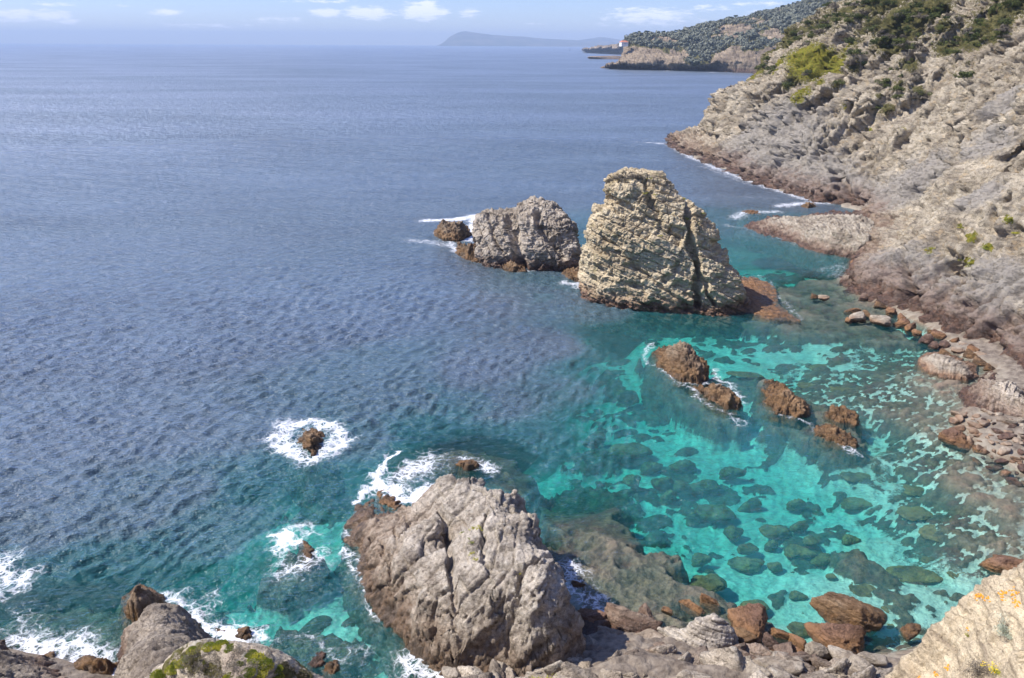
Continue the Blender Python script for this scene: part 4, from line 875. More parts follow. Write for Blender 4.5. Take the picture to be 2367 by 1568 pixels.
# rock shelf and shore masses on the right (terrain that runs out from the cliff)
SH = frame(20, 12, 60)
o = field_rock('rock_shelf', [(1718, 522), (1760, 545), (1830, 562), (1860, 575), (1920, 590), (1985, 605), (2060, 600), (2080, 560), (2040, 500), (1980, 478), (1920, 490), (1870, 500), (1830, 505), (1790, 498), (1750, 512)],
               [(1790, 505, 1.8), (1770, 520, 1.0), (1830, 522, 1.6), (1860, 535, 2.2), (1900, 515, 3.0), (1940, 530, 4.2), (1930, 570, 2.4), (1980, 580, 2.4), (2010, 540, 5), (2000, 500, 3.0)], 'shelf', 0.6, SH, (2.2, 1.4, 0.5), 55, res=0.12, spike=.3, low=-3.0, skirt=1.2, rid=0.9,
               attrs=lambda V: {'green': V[:, 0] * 0, 'veg': V[:, 0] * 0, 'grey': V[:, 0] * 0 + 0.5})
tag(o, 'low shelf of broken grey brown slabs running out from the cliff foot', None, None, 'structure')
rock([(1850, 478), (1868, 482), (1892, 478), (1880, 468), (1862, 470)], [(1868, 468, 1.0), (1880, 474, .7)], 'dark', 0.50, (.8, .6, .3), 56, 'small dark rock in white foam at the cliff foot', name='shore_rock')
rock([(1715, 490), (1730, 496), (1760, 496), (1745, 484), (1725, 482)], [(1735, 485, .6)], 'reef', 0.3, (.8, .6, .3), 57, 'low brown rock awash off the tip of the rock shelf', name='shore_rock')
rock([(1940, 655), (1960, 665), (1985, 668), (1990, 640), (1965, 630), (1945, 638)], [(1955, 632, 1.6), (1975, 645, 1.6)], 'grey', 0.4, (.9, .6, .3), 58, 'small rock knob at the tip of the pale cliff spur by the narrow channel', name='shore_rock')
rock([(2122, 838), (2140, 860), (2180, 874), (2240, 882), (2262, 870), (2260, 845), (2210, 822), (2160, 812), (2130, 820)], [(2150, 818, 1.2), (2165, 845, 1.2), (2200, 842, 1.2), (2235, 858, 1.1), (2140, 835, 1.1)], 'cobble', 0.28, (1.6, 1.3, 0.5), 59,
     'long rounded brown rock cracked across, lying at the cliff foot on the right', name='shore_rock', res=0.06, rid=0.3)
o = rock([(2215, 905), (2225, 940), (2260, 965), (2400, 990), (2440, 860), (2330, 845), (2260, 868)], [(2265, 875, 1.4), (2300, 900, 1.9), (2340, 880, 2.4), (2270, 920, 1.0), (2340, 930, 1.5), (2380, 920, 2.4)], 'grey', 0.42, (1.4, 0.9, 0.35), 60,
     'pale streaky rock knoll at the head of the stony beach', name='shore_rock', res=0.06)

# ------------------------------------------------------------------ boulders
import bmesh
_ico = {}
def ico(n):
    if n not in _ico:
        bm = bmesh.new(); bmesh.ops.create_icosphere(bm, subdivisions=n, radius=1.0); bm.verts.ensure_lookup_table()
        _ico[n] = (np.array([v.co[:] for v in bm.verts], f4), np.array([[v.index for v in f.verts] for f in bm.faces], np.int32)); bm.free()
    return _ico[n]
def boulder_mesh(seed, mat, n=5, flat=0.6, facets=11, amp=0.06, soft=9.0, strat=0.0, hmin=0.62):
    V, Fq = ico(n); r_ = np.random.RandomState(seed)
    nn = r_.normal(size=(facets, 3)); nn /= np.linalg.norm(nn, axis=1, keepdims=True)
    hh = r_.uniform(hmin, 1.0, facets)
    dd = np.maximum(V @ nn.T, 1e-3) / hh
    rad = 1.0 / ((dd ** soft).sum(1) + 0.55 ** soft) ** (1 / soft)
    P = V * rad[:, None]
    P = P + V * (fbm(P, 0.9, 3, seed=seed) * amp * 4 + fbm(P, 0.3, 4, 0.6, seed=seed + 1, ridged=True) * amp * 2.2)[:, None]
    if strat > 0:
        b1, g1, s1 = blocks(P, frame(12, 10, 20), (0.8, 0.6, 0.17), 0.12, 1.5, 0.04, seed=seed)
        P = P + V * ((s1 * 0.55 + b1 * .3 + (g1 - 1) * 0.35) * strat)[:, None]
    P = P * np.array([1, 0.78, flat], f4)
    return make_mesh('boulder', P, Fq, M[mat], True)
def place(name, me, px, py, wpx, asp, zc, rot, hz=None, sink=0.25):
    """stone seen at (px,py), half width wpx pixels, standing with its middle at height zc"""
    c = atz(px, py, zc); t = np.linalg.norm(c - [0, 0, CAM_Z]); s = wpx * t / F
    o = link(name, me, loc=(c[0], c[1], c[2]))
    o.scale = (s, s * asp, s * (hz or 1.0)); o.rotation_euler = rot
    return o
rs = random.Random(5)
# submerged boulders of the lagoon: px, py, half width, half height
SUB = [(1667, 761, 20, 11), (1481, 1043, 50, 22), (1575, 1082, 42, 20), (1497, 1084, 28, 13), (1462, 1113, 24, 16), (1532, 1119, 30, 16), (1630, 1123, 42, 18), (1587, 1130, 20, 12), (1544, 1152, 24, 16), (1683, 1095, 32, 14),
       (1925, 1080, 25, 10), (1980, 1099, 34, 18), (1739, 1164, 26, 11), (1677, 1189, 44, 22), (1839, 1167, 28, 13), (1975, 1167, 44, 20), (1696, 1234, 24, 17), (1794, 1228, 36, 22), (1852, 1214, 20, 12), (1739, 1269, 24, 12), (1782, 1262, 20, 12),
       (1837, 1277, 35, 20), (1954, 902, 42, 18), (1868, 890, 24, 14), (1899, 847, 24, 12), (1743, 867, 40, 12), (2102, 972, 48, 28), (2108, 1046, 24, 18), (2106, 1132, 32, 18), (2114, 1183, 36, 20), (2327, 1162, 46, 22), (2169, 1226, 30, 20),
       (2284, 1271, 40, 20), (1614, 1296, 24, 16), (1727, 1306, 44, 18), (1637, 1344, 42, 24), (2126, 1329, 56, 22), (2255, 1317, 42, 18), (1997, 1365, 42, 28), (2141, 1295, 15, 9), (2060, 1408, 22, 12), (1865, 1451, 40, 16), (2056, 1451, 18, 12), (2056, 1483, 32, 14),
       (1920, 1333, 15, 10), (1838, 1378, 20, 12), (2020, 1505, 28, 14), (1790, 1310, 18, 11), (1905, 1290, 22, 16), (1880, 1250, 16, 12), (1600, 1200, 20, 10), (1960, 1250, 20, 14), (2190, 1300, 16, 9), (1450, 920, 30, 12), (1380, 1010, 26, 12), (1760, 1400, 30, 16), (1690, 1450, 26, 16)]
SUBL = {0: 'lone dark boulder under turquoise water just below the tall stack', 13: 'double humped submerged boulder in the middle of the turquoise cove', 15: 'oval submerged boulder right of centre in the bright turquoise water', 22: 'wide flat submerged boulder behind the shoal rocks, near the stony flat',
        26: 'large weedy submerged boulder patch right of the rock shoal', 30: 'brown boulder just under the surface at the right edge of the frame', 35: 'round brown submerged boulder at the corner of the weedy reef', 36: 'large oval brown boulder barely submerged at lower right',
        37: 'brown boulder barely submerged near the tip of the lower right crag', 38: 'brown submerged boulder directly above the wet emergent boulder', 34: 'flat dark boulder under water between the reef and the cove centre'}
sub_me = [boulder_mesh(100 + k, 'algae', 5, 0.5, 10, 0.16, 4.0) for k in range(6)]
def bedz(x, y): return float(bed(np.array([[x]], float), np.array([[y]], float))[0][0, 0])
for k, (px, py, rx, ry) in enumerate(SUB):
    c = atz(px, py, -1.0); bzv = min(-0.5, bedz(c[0], c[1]))
    t = np.linalg.norm(c - [0, 0, CAM_Z]); tp = min(-0.5 + 0.58 * bzv, -0.55); hm = max(0.15, (tp - bzv) * 0.62); zc = tp - hm * .8; sx_ = rx * .84 * t / F
    o = place('submerged_boulder', sub_me[k % 6], px, py, rx * 0.84, 1.0 * (ry / rx) / 0.36 * 0.75, zc, (0, 0, rs.uniform(-0.35, 0.1)), hz=hm / (0.45 * sx_))
    tag(o, SUBL.get(k, 'rounded brown weed covered boulder lying under the turquoise water of the cove'), 'boulder', 'submerged boulders in the cove')
# boulders that stand out: px, py, half w, asp, z of middle, material, stratified, label
OUT = [(1970, 1419, 60, .8, 0.3, 'dark', 'large dark wet boulder standing alone in the clear shallow water', 0), (1947, 1485, 54, .85, 0.05, 'reef', 'reddish brown wet boulder at the shore below the lone dark boulder', 0), (1724, 1447, 36, 1.2, 0.2, 'reef', 'glossy red brown rock right of the pale layered slab', 0),
       (2105, 1458, 20, .9, 0.0, 'dark', 'small dark boulder close to the left side of the lower right crag', 0), (1985, 735, 20, .8, .3, 'cobble', 'dark topped flat boulder in the shallows at the cliff foot, left of a paler one', 0), (2032, 739, 22, .8, .3, 'cobble', 'pale flat boulder in the shallows at the cliff foot', 0),
       (1975, 720, 16, .6, .05, 'reef', 'low reddish stone behind the two flat boulders at the cliff foot', 0), (2280, 888, 0, 0, 0, '', '', 0), (2345, 935, 32, .8, .9, 'grey', 'smooth whitish round boulder at the top of the stony beach', 0), (2200, 1015, 26, .9, .1, 'reef', 'reddish boulder half in the water left of the stony beach', 0),
       (2080, 752, 14, .7, .1, 'reef', 'tiny reddish stone in the shallows under the cliff, upper of two', 0), (2195, 762, 14, .8, .4, 'reef', 'brown stone at the cliff foot above the long cracked rock', 0), (2165, 775, 16, .7, .2, 'reef', 'dark brown stone at the cliff foot beside a low brown ledge', 0),
       (2310, 1312, 34, .7, .1, 'reef', 'brown boulders edge just beyond the tip of the lower right crag', 0), (2350, 1325, 30, .7, .2, 'reef', 'brown boulder at the right frame edge just beyond the lower right crag', 0), (1332, 1352, 16, .5, .1, 'reef', 'small flat red brown rock in the foam right of the big foreground rock', 0),
       (1350, 1425, 30, .7, .3, 'reef', 'red brown boulder in the gap between the big rock and the shore', 0)]
for k, (px, py, w_, asp, zc, mt, lb, st_) in enumerate(OUT):
    if not mt: continue
    o = place('boulder', boulder_mesh(200 + k, mt, 5, 0.62, 12, 0.10, strat=.12), px, py, w_, asp * 1.25, zc, (rs.uniform(-.15, .15), rs.uniform(-.15, .15), rs.uniform(-.5, .1)))
    tag(o, lb, 'boulder', 'boulders along the shore')
# the pale layered slab
rock([(1497, 1440), (1540, 1470), (1590, 1500), (1640, 1512), (1690, 1500), (1710, 1472), (1697, 1428, 2.0, .15), (1658, 1401, 2.4, .15), (1600, 1420, 1.9, .15), (1545, 1430, 1.4, .1)], [(1600, 1450, 1.6), (1650, 1437, 2.0), (1640, 1478, 1.4), (1580, 1462, 1.25), (1680, 1462, 1.6)],
     'slab', 0.16, (1.8, 1.2, 0.2), 61, 'pale layered rock slab tilted on the shore, wedge shaped', cat='boulder', name='boulder', group='boulders along the shore', fr=frame(-10, 14, 20), res=0.03, rid=0.3, zb=0.55, low=-0.4, skirt=0.3)
# heap of boulders along the near shore
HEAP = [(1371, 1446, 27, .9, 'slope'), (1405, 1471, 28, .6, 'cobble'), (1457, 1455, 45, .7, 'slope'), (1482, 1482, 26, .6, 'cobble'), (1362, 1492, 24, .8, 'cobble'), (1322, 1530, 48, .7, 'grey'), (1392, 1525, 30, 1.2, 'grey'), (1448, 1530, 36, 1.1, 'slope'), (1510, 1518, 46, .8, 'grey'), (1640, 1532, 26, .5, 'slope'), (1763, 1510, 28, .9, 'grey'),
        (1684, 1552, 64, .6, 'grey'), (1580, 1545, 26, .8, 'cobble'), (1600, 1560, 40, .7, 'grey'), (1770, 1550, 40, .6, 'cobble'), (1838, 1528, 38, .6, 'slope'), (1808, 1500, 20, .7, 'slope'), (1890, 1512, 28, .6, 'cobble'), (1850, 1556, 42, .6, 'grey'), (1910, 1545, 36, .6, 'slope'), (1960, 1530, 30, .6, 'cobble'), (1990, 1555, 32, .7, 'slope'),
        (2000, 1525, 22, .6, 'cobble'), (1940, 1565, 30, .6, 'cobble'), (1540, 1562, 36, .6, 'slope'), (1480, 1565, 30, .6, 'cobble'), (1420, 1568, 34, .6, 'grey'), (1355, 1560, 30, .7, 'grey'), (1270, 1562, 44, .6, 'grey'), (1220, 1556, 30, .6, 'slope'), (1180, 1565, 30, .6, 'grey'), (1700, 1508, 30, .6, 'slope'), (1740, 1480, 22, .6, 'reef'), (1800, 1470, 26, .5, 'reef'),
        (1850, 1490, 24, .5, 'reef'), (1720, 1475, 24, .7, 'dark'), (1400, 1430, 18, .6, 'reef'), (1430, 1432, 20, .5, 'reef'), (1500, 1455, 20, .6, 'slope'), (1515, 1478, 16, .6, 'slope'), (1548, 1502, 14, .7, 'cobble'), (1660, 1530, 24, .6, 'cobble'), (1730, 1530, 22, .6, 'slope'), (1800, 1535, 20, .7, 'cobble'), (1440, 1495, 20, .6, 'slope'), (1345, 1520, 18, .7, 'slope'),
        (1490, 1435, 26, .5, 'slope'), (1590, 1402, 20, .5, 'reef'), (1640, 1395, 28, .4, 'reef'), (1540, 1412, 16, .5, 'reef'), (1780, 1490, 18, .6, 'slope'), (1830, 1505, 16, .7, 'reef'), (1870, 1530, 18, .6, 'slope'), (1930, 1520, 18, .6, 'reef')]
HL = {8: 'big rough grey brown boulder just left of the layered slab foot', 5: 'large pale boulder against the foot of the big foreground rock', 6: 'tall pale boulder in the heap between the big rock and the rough boulder', 11: 'broad pale slab like boulder at the bottom edge below the layered slab', 10: 'small blocky pale boulder right of the layered slab',
      15: 'banded brown boulder at the bottom right of centre', 1: 'thin flat brown slab on the heap left of the layered slab', 0: 'brown upright boulder at the water edge right of the big rock', 2: 'wide craggy brown boulder left of the layered slab'}
bm_ = {}
for k, (px, py, w_, asp, mt) in enumerate(HEAP):
    key = (mt, k % 4)
    if key not in bm_: bm_[key] = boulder_mesh(300 + k, mt, 5, 0.72, 13, 0.075, 22, strat=0.2 if mt in ('grey', 'slope') else 0.1, hmin=0.5)
    c0 = atz(px, py, 0.5); zc = 0.25 + max(0, (py - 1470)) / 98 * 1.1 - (0.35 if mt == 'reef' else 0)
    o = place('boulder', bm_[key], px, py, w_ * 1.15, asp * 1.35, zc, (rs.uniform(-.3, .3), rs.uniform(-.3, .3), rs.uniform(-.9, .5)), hz=rs.uniform(.8, 1.1))
    tag(o, HL.get(k, 'one of the smaller grey brown boulders heaped along the near shore at the bottom'), 'boulder', 'boulders along the shore')
for px, py, w_ in [(1975, 612, 12), (1990, 640, 10), (2000, 690, 12), (2030, 705, 12), (2060, 722, 14), (2085, 738, 12), (2100, 760, 14), (2120, 772, 12), (2145, 790, 16), (2160, 802, 12), (2185, 800, 14), (2205, 790, 12), (2215, 812, 14), (2240, 820, 16), (2260, 835, 14), (2285, 850, 12), (2150, 768, 10), (2180, 815, 12),
                   (2000, 725, 12), (1960, 742, 8), (2190, 850, 10), (2230, 800, 12), (2250, 812, 14), (2270, 822, 12), (1905, 690, 14), (1880, 685, 10)]:
    mt = rs.choice(['reef', 'slope', 'dark', 'cobble']); key = (mt, 7)
    if key not in bm_: bm_[key] = boulder_mesh(380 + len(bm_), mt, 4, 0.6, 13, 0.09, 22, strat=0.2, hmin=0.5)
    o = place('boulder', bm_[key], px, py, w_, 1.0, 0.2, (rs.uniform(-.3, .3), rs.uniform(-.3, .3), rs.uniform(-.9, .5)))
    tag(o, 'one of the small brown broken rocks strewn along the foot of the right hand cliff', 'boulder', 'rubble along the cliff foot')
for k in range(46):
    px, py = 1040 + (k % 23) * 45 + rs.uniform(-18, 18), (1556 if k < 23 else 1590) + rs.uniform(-14, 14); mt = rs.choice(['grey', 'grey', 'slope', 'cobble'])
    key = (mt, k % 4)
    if key not in bm_: bm_[key] = boulder_mesh(350 + k, mt, 5, 0.72, 13, 0.075, 22, strat=0.2 if mt in ('grey', 'slope') else 0.1, hmin=0.5)
    w_ = rs.uniform(20, 46); o = place('boulder', bm_[key], px, py, w_, rs.uniform(.8, 1.2), 1.6 + (py - 1556) / 34 * .7, (rs.uniform(-.3, .3), rs.uniform(-.3, .3), rs.uniform(-.9, .5)), hz=rs.uniform(.8, 1.1))
    tag(o, 'one of the smaller grey brown boulders heaped along the near shore at the bottom', 'boulder', 'boulders along the shore')
# stones of the beach on the right
sm = [boulder_mesh(400 + k, 'cobble', 4, 0.6, 12, 0.06, 16, hmin=.55) for k in range(5)] + [boulder_mesh(410 + k, 'grey', 4, 0.6, 10, 0.05) for k in range(2)] + [boulder_mesh(420, 'reef', 4, 0.6, 10, .05)]
bpoly = px2w([(2225, 965), (2245, 1030), (2300, 1075), (2367, 1110), (2480, 1130), (2480, 960), (2330, 950)])[:, :2]
cnt = 0; pts = []
while cnt < 150:
    px, py = rs.uniform(2200, 2450), rs.uniform(950, 1140)
    w = atz(px, py, 0.3)
    if poly_sd(np.array([w[:2]]), bpoly)[0] < -0.8: continue
    s = rs.choice([.18, .22, .28, .35, .45, .55]) * rs.uniform(.8, 1.2)
    if any((w[0] - q[0]) ** 2 + (w[1] - q[1]) ** 2 < (0.72 * (s + q[2])) ** 2 for q in pts): 
        if rs.random() < .97: continue
    pts.append((w[0], w[1], s)); 
    z0 = bedz(w[0], w[1]); mi = rs.choice([0, 1, 2, 3, 4, 5, 6]) if px > 2270 else rs.choice([0, 1, 2, 3, 4, 7])
    o = link('beach_stone', sm[mi], loc=(w[0], w[1], z0 + s * 0.12)); o.scale = (s, s, s * rs.uniform(.8, 1.2)); o.rotation_euler = (rs.uniform(-.3, .3), rs.uniform(-.3, .3), rs.uniform(0, 6.28))
    tag(o, 'rounded grey brown stone among the stones of the small beach at right', 'stone', 'stones of the small beach at right'); cnt += 1
# ------------------------------------------------------------------ plants
def leaf_mat(name, c1, c2, sc=1.5):
    g = new_mat(name)
    oi = g.node('ShaderNodeObjectInfo').outputs['Random']
    pos = g.node('ShaderNodeNewGeometry').outputs['Position']
    n = g.noise(pos, sc, 3, 0.6)
    col = g.mix(g.step(g.math('ADD', n, g.math('MULTIPLY', g.math('SUBTRACT', oi, 0.5), 0.25)), 0.4, 0.6), c1, c2)
    b = g.node('ShaderNodeBsdfPrincipled'); g.put(b.inputs['Base Color'], col); b.inputs['Roughness'].default_value = 0.7
    b.inputs['Specular IOR Level'].default_value = 0.2
    g.l.new(b.outputs[0], g.o.inputs[0]); return g.m
M['shrub'] = leaf_mat('dark maquis leaves', (0.055, 0.072, 0.022), (0.125, 0.14, 0.035))
M['drab'] = leaf_mat('dry grey leaves', (0.13, 0.11, 0.085), (0.22, 0.19, 0.14))
M['lime'] = leaf_mat('yellow green leaves', (0.20, 0.24, 0.03), (0.44, 0.41, 0.05), 4)
M['pine'] = leaf_mat('pine needles', (0.045, 0.07, 0.045), (0.085, 0.11, 0.06), .2)
M['forest'] = leaf_mat('far wood canopy', (0.10, 0.115, 0.085), (0.19, 0.195, 0.14), .05)
M['silver'] = leaf_mat('silver leaves', (0.34, 0.38, 0.28), (0.50, 0.54, 0.42), 5)
g = new_mat('twig bark'); b = g.node('ShaderNodeBsdfPrincipled'); g.put(b.inputs['Base Color'], g.mix(g.noise(g.node('ShaderNodeNewGeometry').outputs['Position'], 8, 3), (0.09, 0.065, 0.045), (0.2, 0.16, 0.12))); b.inputs['Roughness'].default_value = 0.9
g.l.new(b.outputs[0], g.o.inputs[0]); M['bark'] = g.m
def clump(seed, n, size, shape=(1, 1, .75), lobes=7, asp=0.5, hollow=0.55, base=0.0, jit=0.6):
    """leaf quads spread through an uneven set of lobes; unit radius"""
    r_ = np.random.RandomState(seed)
    lc = r_.normal(size=(lobes, 3)) * np.array([.42, .42, .25]) + [0, 0, .35]; lr = r_.uniform(.28, .55, lobes)
    k = r_.randint(0, lobes, n)
    d = r_.normal(size=(n, 3)); d /= np.linalg.norm(d, axis=1, keepdims=True)
    p = (lc[k] + d * lr[k][:, None] * (hollow + (1 - hollow) * r_.rand(n, 1) ** .5)) * np.array(shape)
    p[:, 2] = np.maximum(p[:, 2], base + r_.rand(n) * .12)
    nn = d * 0.8 + r_.normal(size=(n, 3)) * jit; nn /= np.linalg.norm(nn, axis=1, keepdims=True)
    u = np.cross(nn, r_.normal(size=(n, 3))); u /= np.linalg.norm(u, axis=1, keepdims=True); v = np.cross(nn, u)
    s = size * r_.uniform(.6, 1.3, (n, 1))
    V = np.stack([p - u * s, p - v * s * asp, p + u * s, p + v * s * asp], 1).reshape(-1, 3)
    return V, np.arange(n * 4).reshape(-1, 4)
def tube(pts, r0, r1, k=6):
    pts = np.array(pts, float); n = len(pts); V = []
    for i, p in enumerate(pts):
        t = pts[min(i + 1, n - 1)] - pts[max(i - 1, 0)]; t /= np.linalg.norm(t)
        a = np.cross(t, [0.3, 1, 0.1]); a /= np.linalg.norm(a); b_ = np.cross(t, a); rr_ = r0 + (r1 - r0) * i / (n - 1)
        V += [p + rr_ * (a * math.cos(q * 2 * math.pi / k) + b_ * math.sin(q * 2 * math.pi / k)) for q in range(k)]
    return np.array(V), grid_faces(n, k, True)
def merge(L):
    V = []; Fq = []; n = 0
    for v, f in L: V.append(v); Fq.append(f + n); n += len(v)
    return np.concatenate(V), np.concatenate(Fq)
def twigs(seed, n=7, h=.7, r0=.05):
    r_ = np.random.RandomState(seed); L = []
    for _ in range(n):
        a = r_.uniform(0, 6.28); q = r_.uniform(.2, .6)
        L.append(tube([(0, 0, -.15), (math.cos(a) * q * .4, math.sin(a) * q * .4, h * .45), (math.cos(a) * q, math.sin(a) * q, h * r_.uniform(.7, 1.1))], r0, r0 * .3, 5))
    return merge(L)
def shrub_proto(seed, mat, n=1100, size=.085):
    V, Fq = clump(seed, n, size, lobes=9); f = make_mesh('foliage', V, Fq, M[mat], False)
    V, Fq = twigs(seed); s = make_mesh('stem', V, Fq, M['bark'], True)
    return f, s
SP = [shrub_proto(500 + k, 'shrub') for k in range(4)]; SD = [shrub_proto(520 + k, 'drab') for k in range(2)]
SL = [shrub_proto(530 + k, 'lime', 500, .1) for k in range(2)]
def put_shrub(pr, x, y, z, s, label, group, name='shrub', hz=1.0):
    e = bpy.data.objects.new(name, None); COL.objects.link(e); e.location = (x, y, z); e.scale = (s, s, s * hz); e.rotation_euler = (0, 0, rs.uniform(0, 6.28)); e.empty_display_size = .2
    link('foliage', pr[0], e); link('stem', pr[1], e)
    tag(e, label, 'shrub', group); return e
def on_px(px, py, obj, z0=None):
    """drop a point of the photo onto an object's surface"""
    d = ray(px, py); d = Vector(d / np.linalg.norm(d))
    mi = obj.matrix_world.inverted(); o0 = mi @ Vector((0, 0, CAM_Z))
    ok, loc, nr, _ = obj.ray_cast(o0, (mi.to_3x3() @ d).normalized())
    return obj.matrix_world @ loc if ok else None
bpy.context.view_layer.update()
n_sh = 0
for a, b, rx, ry in VEG:
    area = rx * ry; k = max(2, int(area / 110))
    for _ in range(k):
        px, py = a + rs.uniform(-1, 1) * rx * .9, b + rs.uniform(-1, 1) * ry * .9
        c = on_px(px, py, cliff)
        if c is None: continue
        p = c
        dr = rs.random() < .18; pr = rs.choice(SD if dr else SP)
        s = rs.uniform(.8, 2.0) * (0.8 + c[1] / 900)
        put_shrub(pr, p[0], p[1], p[2] - .15 * s, s, 'grey brown dry shrub on the upper slope of the right hand cliff' if dr else 'dark green maquis shrub on the upper slope of the right hand cliff',
                  'dry shrubs on the cliff' if dr else 'green shrubs on the cliff', hz=rs.uniform(.7, 1.0)); n_sh += 1
for a, b, rx, ry in GRN[-9:] + GRN[3:5]:
    for _ in range(2):
        c = on_px(a + rs.uniform(-1, 1) * rx * .8, b + rs.uniform(-1, 1) * ry * .8, cliff)
        if c is None: continue
        p = c; put_shrub(rs.choice(SL), p[0], p[1], p[2] - .05, rs.uniform(.25, .5), 'small bright yellow green tuft growing on the bare rock face of the cliff', 'bright green tufts on the cliff', name='plant_tuft', hz=.7)
# dry brush and tufts on the stack top and the big rock
bpy.context.view_layer.update()
O = bpy.data.objects
stack = O['sea_stack']; bigr = [o for o in O if o.get('label', '').startswith('huge rugged')][0]
for px, py, s, kd in [(1425, 408, .8, 1), (1440, 406, .9, 1), (1458, 405, .95, 1), (1476, 406, .9, 1), (1490, 410, .7, 1), (1412, 412, .5, 1), (1502, 408, .3, 2), (1490, 442, .35, 2), (1515, 445, .3, 2), (1580, 455, .4, 2), (1592, 500, .4, 2), (1622, 488, .3, 2), (1525, 540, .25, 2)]:
    p = on_px(px, py + 4, stack)
    if p is None: continue
    put_shrub(rs.choice(SD if kd == 1 else SL), p.x, p.y, p.z - .1, s, 'dry grey brown brush on the flat top of the tall sea stack' if kd == 1 else 'small yellow green tuft clinging to the tall sea stack', 'dry brush on the stack' if kd == 1 else 'green tufts on the stack', name='shrub' if kd == 1 else 'plant_tuft', hz=.6)
for px, py, s in [(1095, 1222, .16), (1108, 1222, .16), (1115, 1224, .12), (1068, 1232, .1), (1090, 1255, .1), (1090, 1280, .12), (1098, 1292, .12), (1085, 1245, .08), (1200, 1326, .08)]:
    p = on_px(px, py, bigr)
    if p is None: continue
    put_shrub(rs.choice(SL), p.x, p.y, p.z - .02, s * 1.3, 'tiny green succulent tuft growing on top of the huge foreground rock', 'green tufts on the foreground rock', name='plant_tuft', hz=.6)
# succulent mats on the near mound, silver bush and yellow flowered bush
mound = [o for o in O if o.get('label', '').startswith('pale lichened')][0]; crag = [o for o in O if o.get('label', '').startswith('sunlit warm')][0]
def spikes(seed, n, ln, sp):
    r_ = np.random.RandomState(seed); V = []; Fq = []
    for k in range(n):
        a = r_.uniform(0, 6.28); q = sp * math.sqrt(r_.rand()); x_, y_ = q * math.cos(a), q * math.sin(a); zz = .10 * (1 - (q / sp) ** 2) * ln * 8
        d = np.array([r_.normal() * .45, r_.normal() * .45, 1.0]); d /= np.linalg.norm(d); L_ = ln * r_.uniform(.6, 1.2)
        u = np.cross(d, [1, .2, 0]); u /= np.linalg.norm(u); v = np.cross(d, u); w_ = ln * .13
        p0 = np.array([x_, y_, zz - ln * .3]); b0 = len(V)
        for rr_, tt in ((w_, 0), (w_ * 1.1, .6), (w_ * .15, 1.0)):
            for q3 in range(3): V.append(p0 + d * L_ * tt + rr_ * (u * math.cos(q3 * 2.094) + v * math.sin(q3 * 2.094)))
        for lv in range(2):
            for q3 in range(3): Fq.append((b0 + lv * 3 + q3, b0 + lv * 3 + (q3 + 1) % 3, b0 + lv * 3 + 3 + (q3 + 1) % 3, b0 + lv * 3 + 3 + q3))
    return np.array(V), np.array(Fq)
suc = [make_mesh('succulent_plant', *spikes(600 + k, 520, .07, .30), M['lime'], True) for k in range(3)]
SUC0 = [(445, 1505, .7, 'small round mat of yellow green succulent near the left edge of the mound top'), (482, 1496, .8, ''), (510, 1492, .9, ''), (535, 1500, .8, ''), (580, 1512, .7, ''), (592, 1524, 1.0, ''), (612, 1535, .9, ''), (640, 1548, .7, ''), (575, 1555, .8, ''), (600, 1560, .9, ''), (555, 1535, .4, ''), (470, 1532, .4, ''), (420, 1535, .8, ''),
       (400, 1548, .9, ''), (365, 1560, .9, ''), (345, 1566, .6, ''), (430, 1522, .6, ''), (485, 1472, .3, 'tiny yellow green tuft at the far rim of the mound'), (640, 1566, .8, ''), (530, 1566, .7, '')]
SUC = SUC0 + [(a + rs.uniform(-16, 16), b + rs.uniform(-8, 8), c * rs.uniform(.5, .9), '') for a, b, c, d in SUC0[::2]]
for k, (px, py, s, lb) in enumerate(SUC):
    p = on_px(px, py, mound)
    if p is None: continue
    o = link('succulent_plant', suc[k % 3], loc=(p.x, p.y, p.z)); o.scale = (s * .62,) * 3; o.rotation_euler = (0, 0, rs.uniform(0, 6))
    tag(o, lb or 'low mat of yellow green succulent on the pale mound at the bottom', 'succulent', 'succulent mats on the mound')
dm = [make_mesh('dry_plant', *clump(640 + k, 900, .045, (1, 1, .5), 8, .3), M['drab'], False) for k in range(2)]
for px, py, s in [(540, 1525, .35), (500, 1518, .3), (470, 1550, .4), (510, 1555, .4), (455, 1515, .25), (620, 1510, .18), (680, 1550, .28), (560, 1508, .2), (440, 1530, .3), (590, 1545, .3), (540, 1550, .3), (650, 1535, .2), (400, 1565, .3)]:
    p = on_px(px, py, mound)
    if p is not None:
        o = link('dry_plant', rs.choice(dm), loc=(p.x, p.y, p.z)); o.scale = (s, s, s); tag(o, 'low dry purplish brush between the succulent mats on the mound', 'dry plant', 'dry brush on the mound')
def bush(px, py, obj, s, fm, n, size, name, label, fl=None, hz=1, fallback=None):
    p = on_px(px, py, obj) if obj else fallback
    if p is None: return
    e = bpy.data.objects.new(name, None); COL.objects.link(e); e.location = p; e.scale = (s, s, s * hz); tag(e, label, 'bush')
    link('foliage', make_mesh('foliage', *clump(int(px), n, size, (1, 1, .8), 10, .3), M[fm], False), e)
    link('stem', make_mesh('stem', *twigs(int(px), 10, .8, .03), M['bark'], True), e)
    if fl: link('flowers', make_mesh('flowers', *clump(int(px) + 3, fl, size * 1.1, (1.05, 1.05, .95), 10, .9, .95, .3), M['yellow'], False), e)
M['yellow'] = leaf_mat('yellow petals', (0.75, 0.48, 0.01), (0.8, 0.62, 0.03), 6)
bush(2322, 1462, crag, .27, 'silver', 2600, .05, 'silver_bush', 'silvery grey green bush growing on the lower right crag', hz=1)
bush(2260, 1558, crag, .32, 'drab', 2200, .05, 'dry_bush', 'dry purplish bush on the lower right crag at the bottom edge', hz=.8)
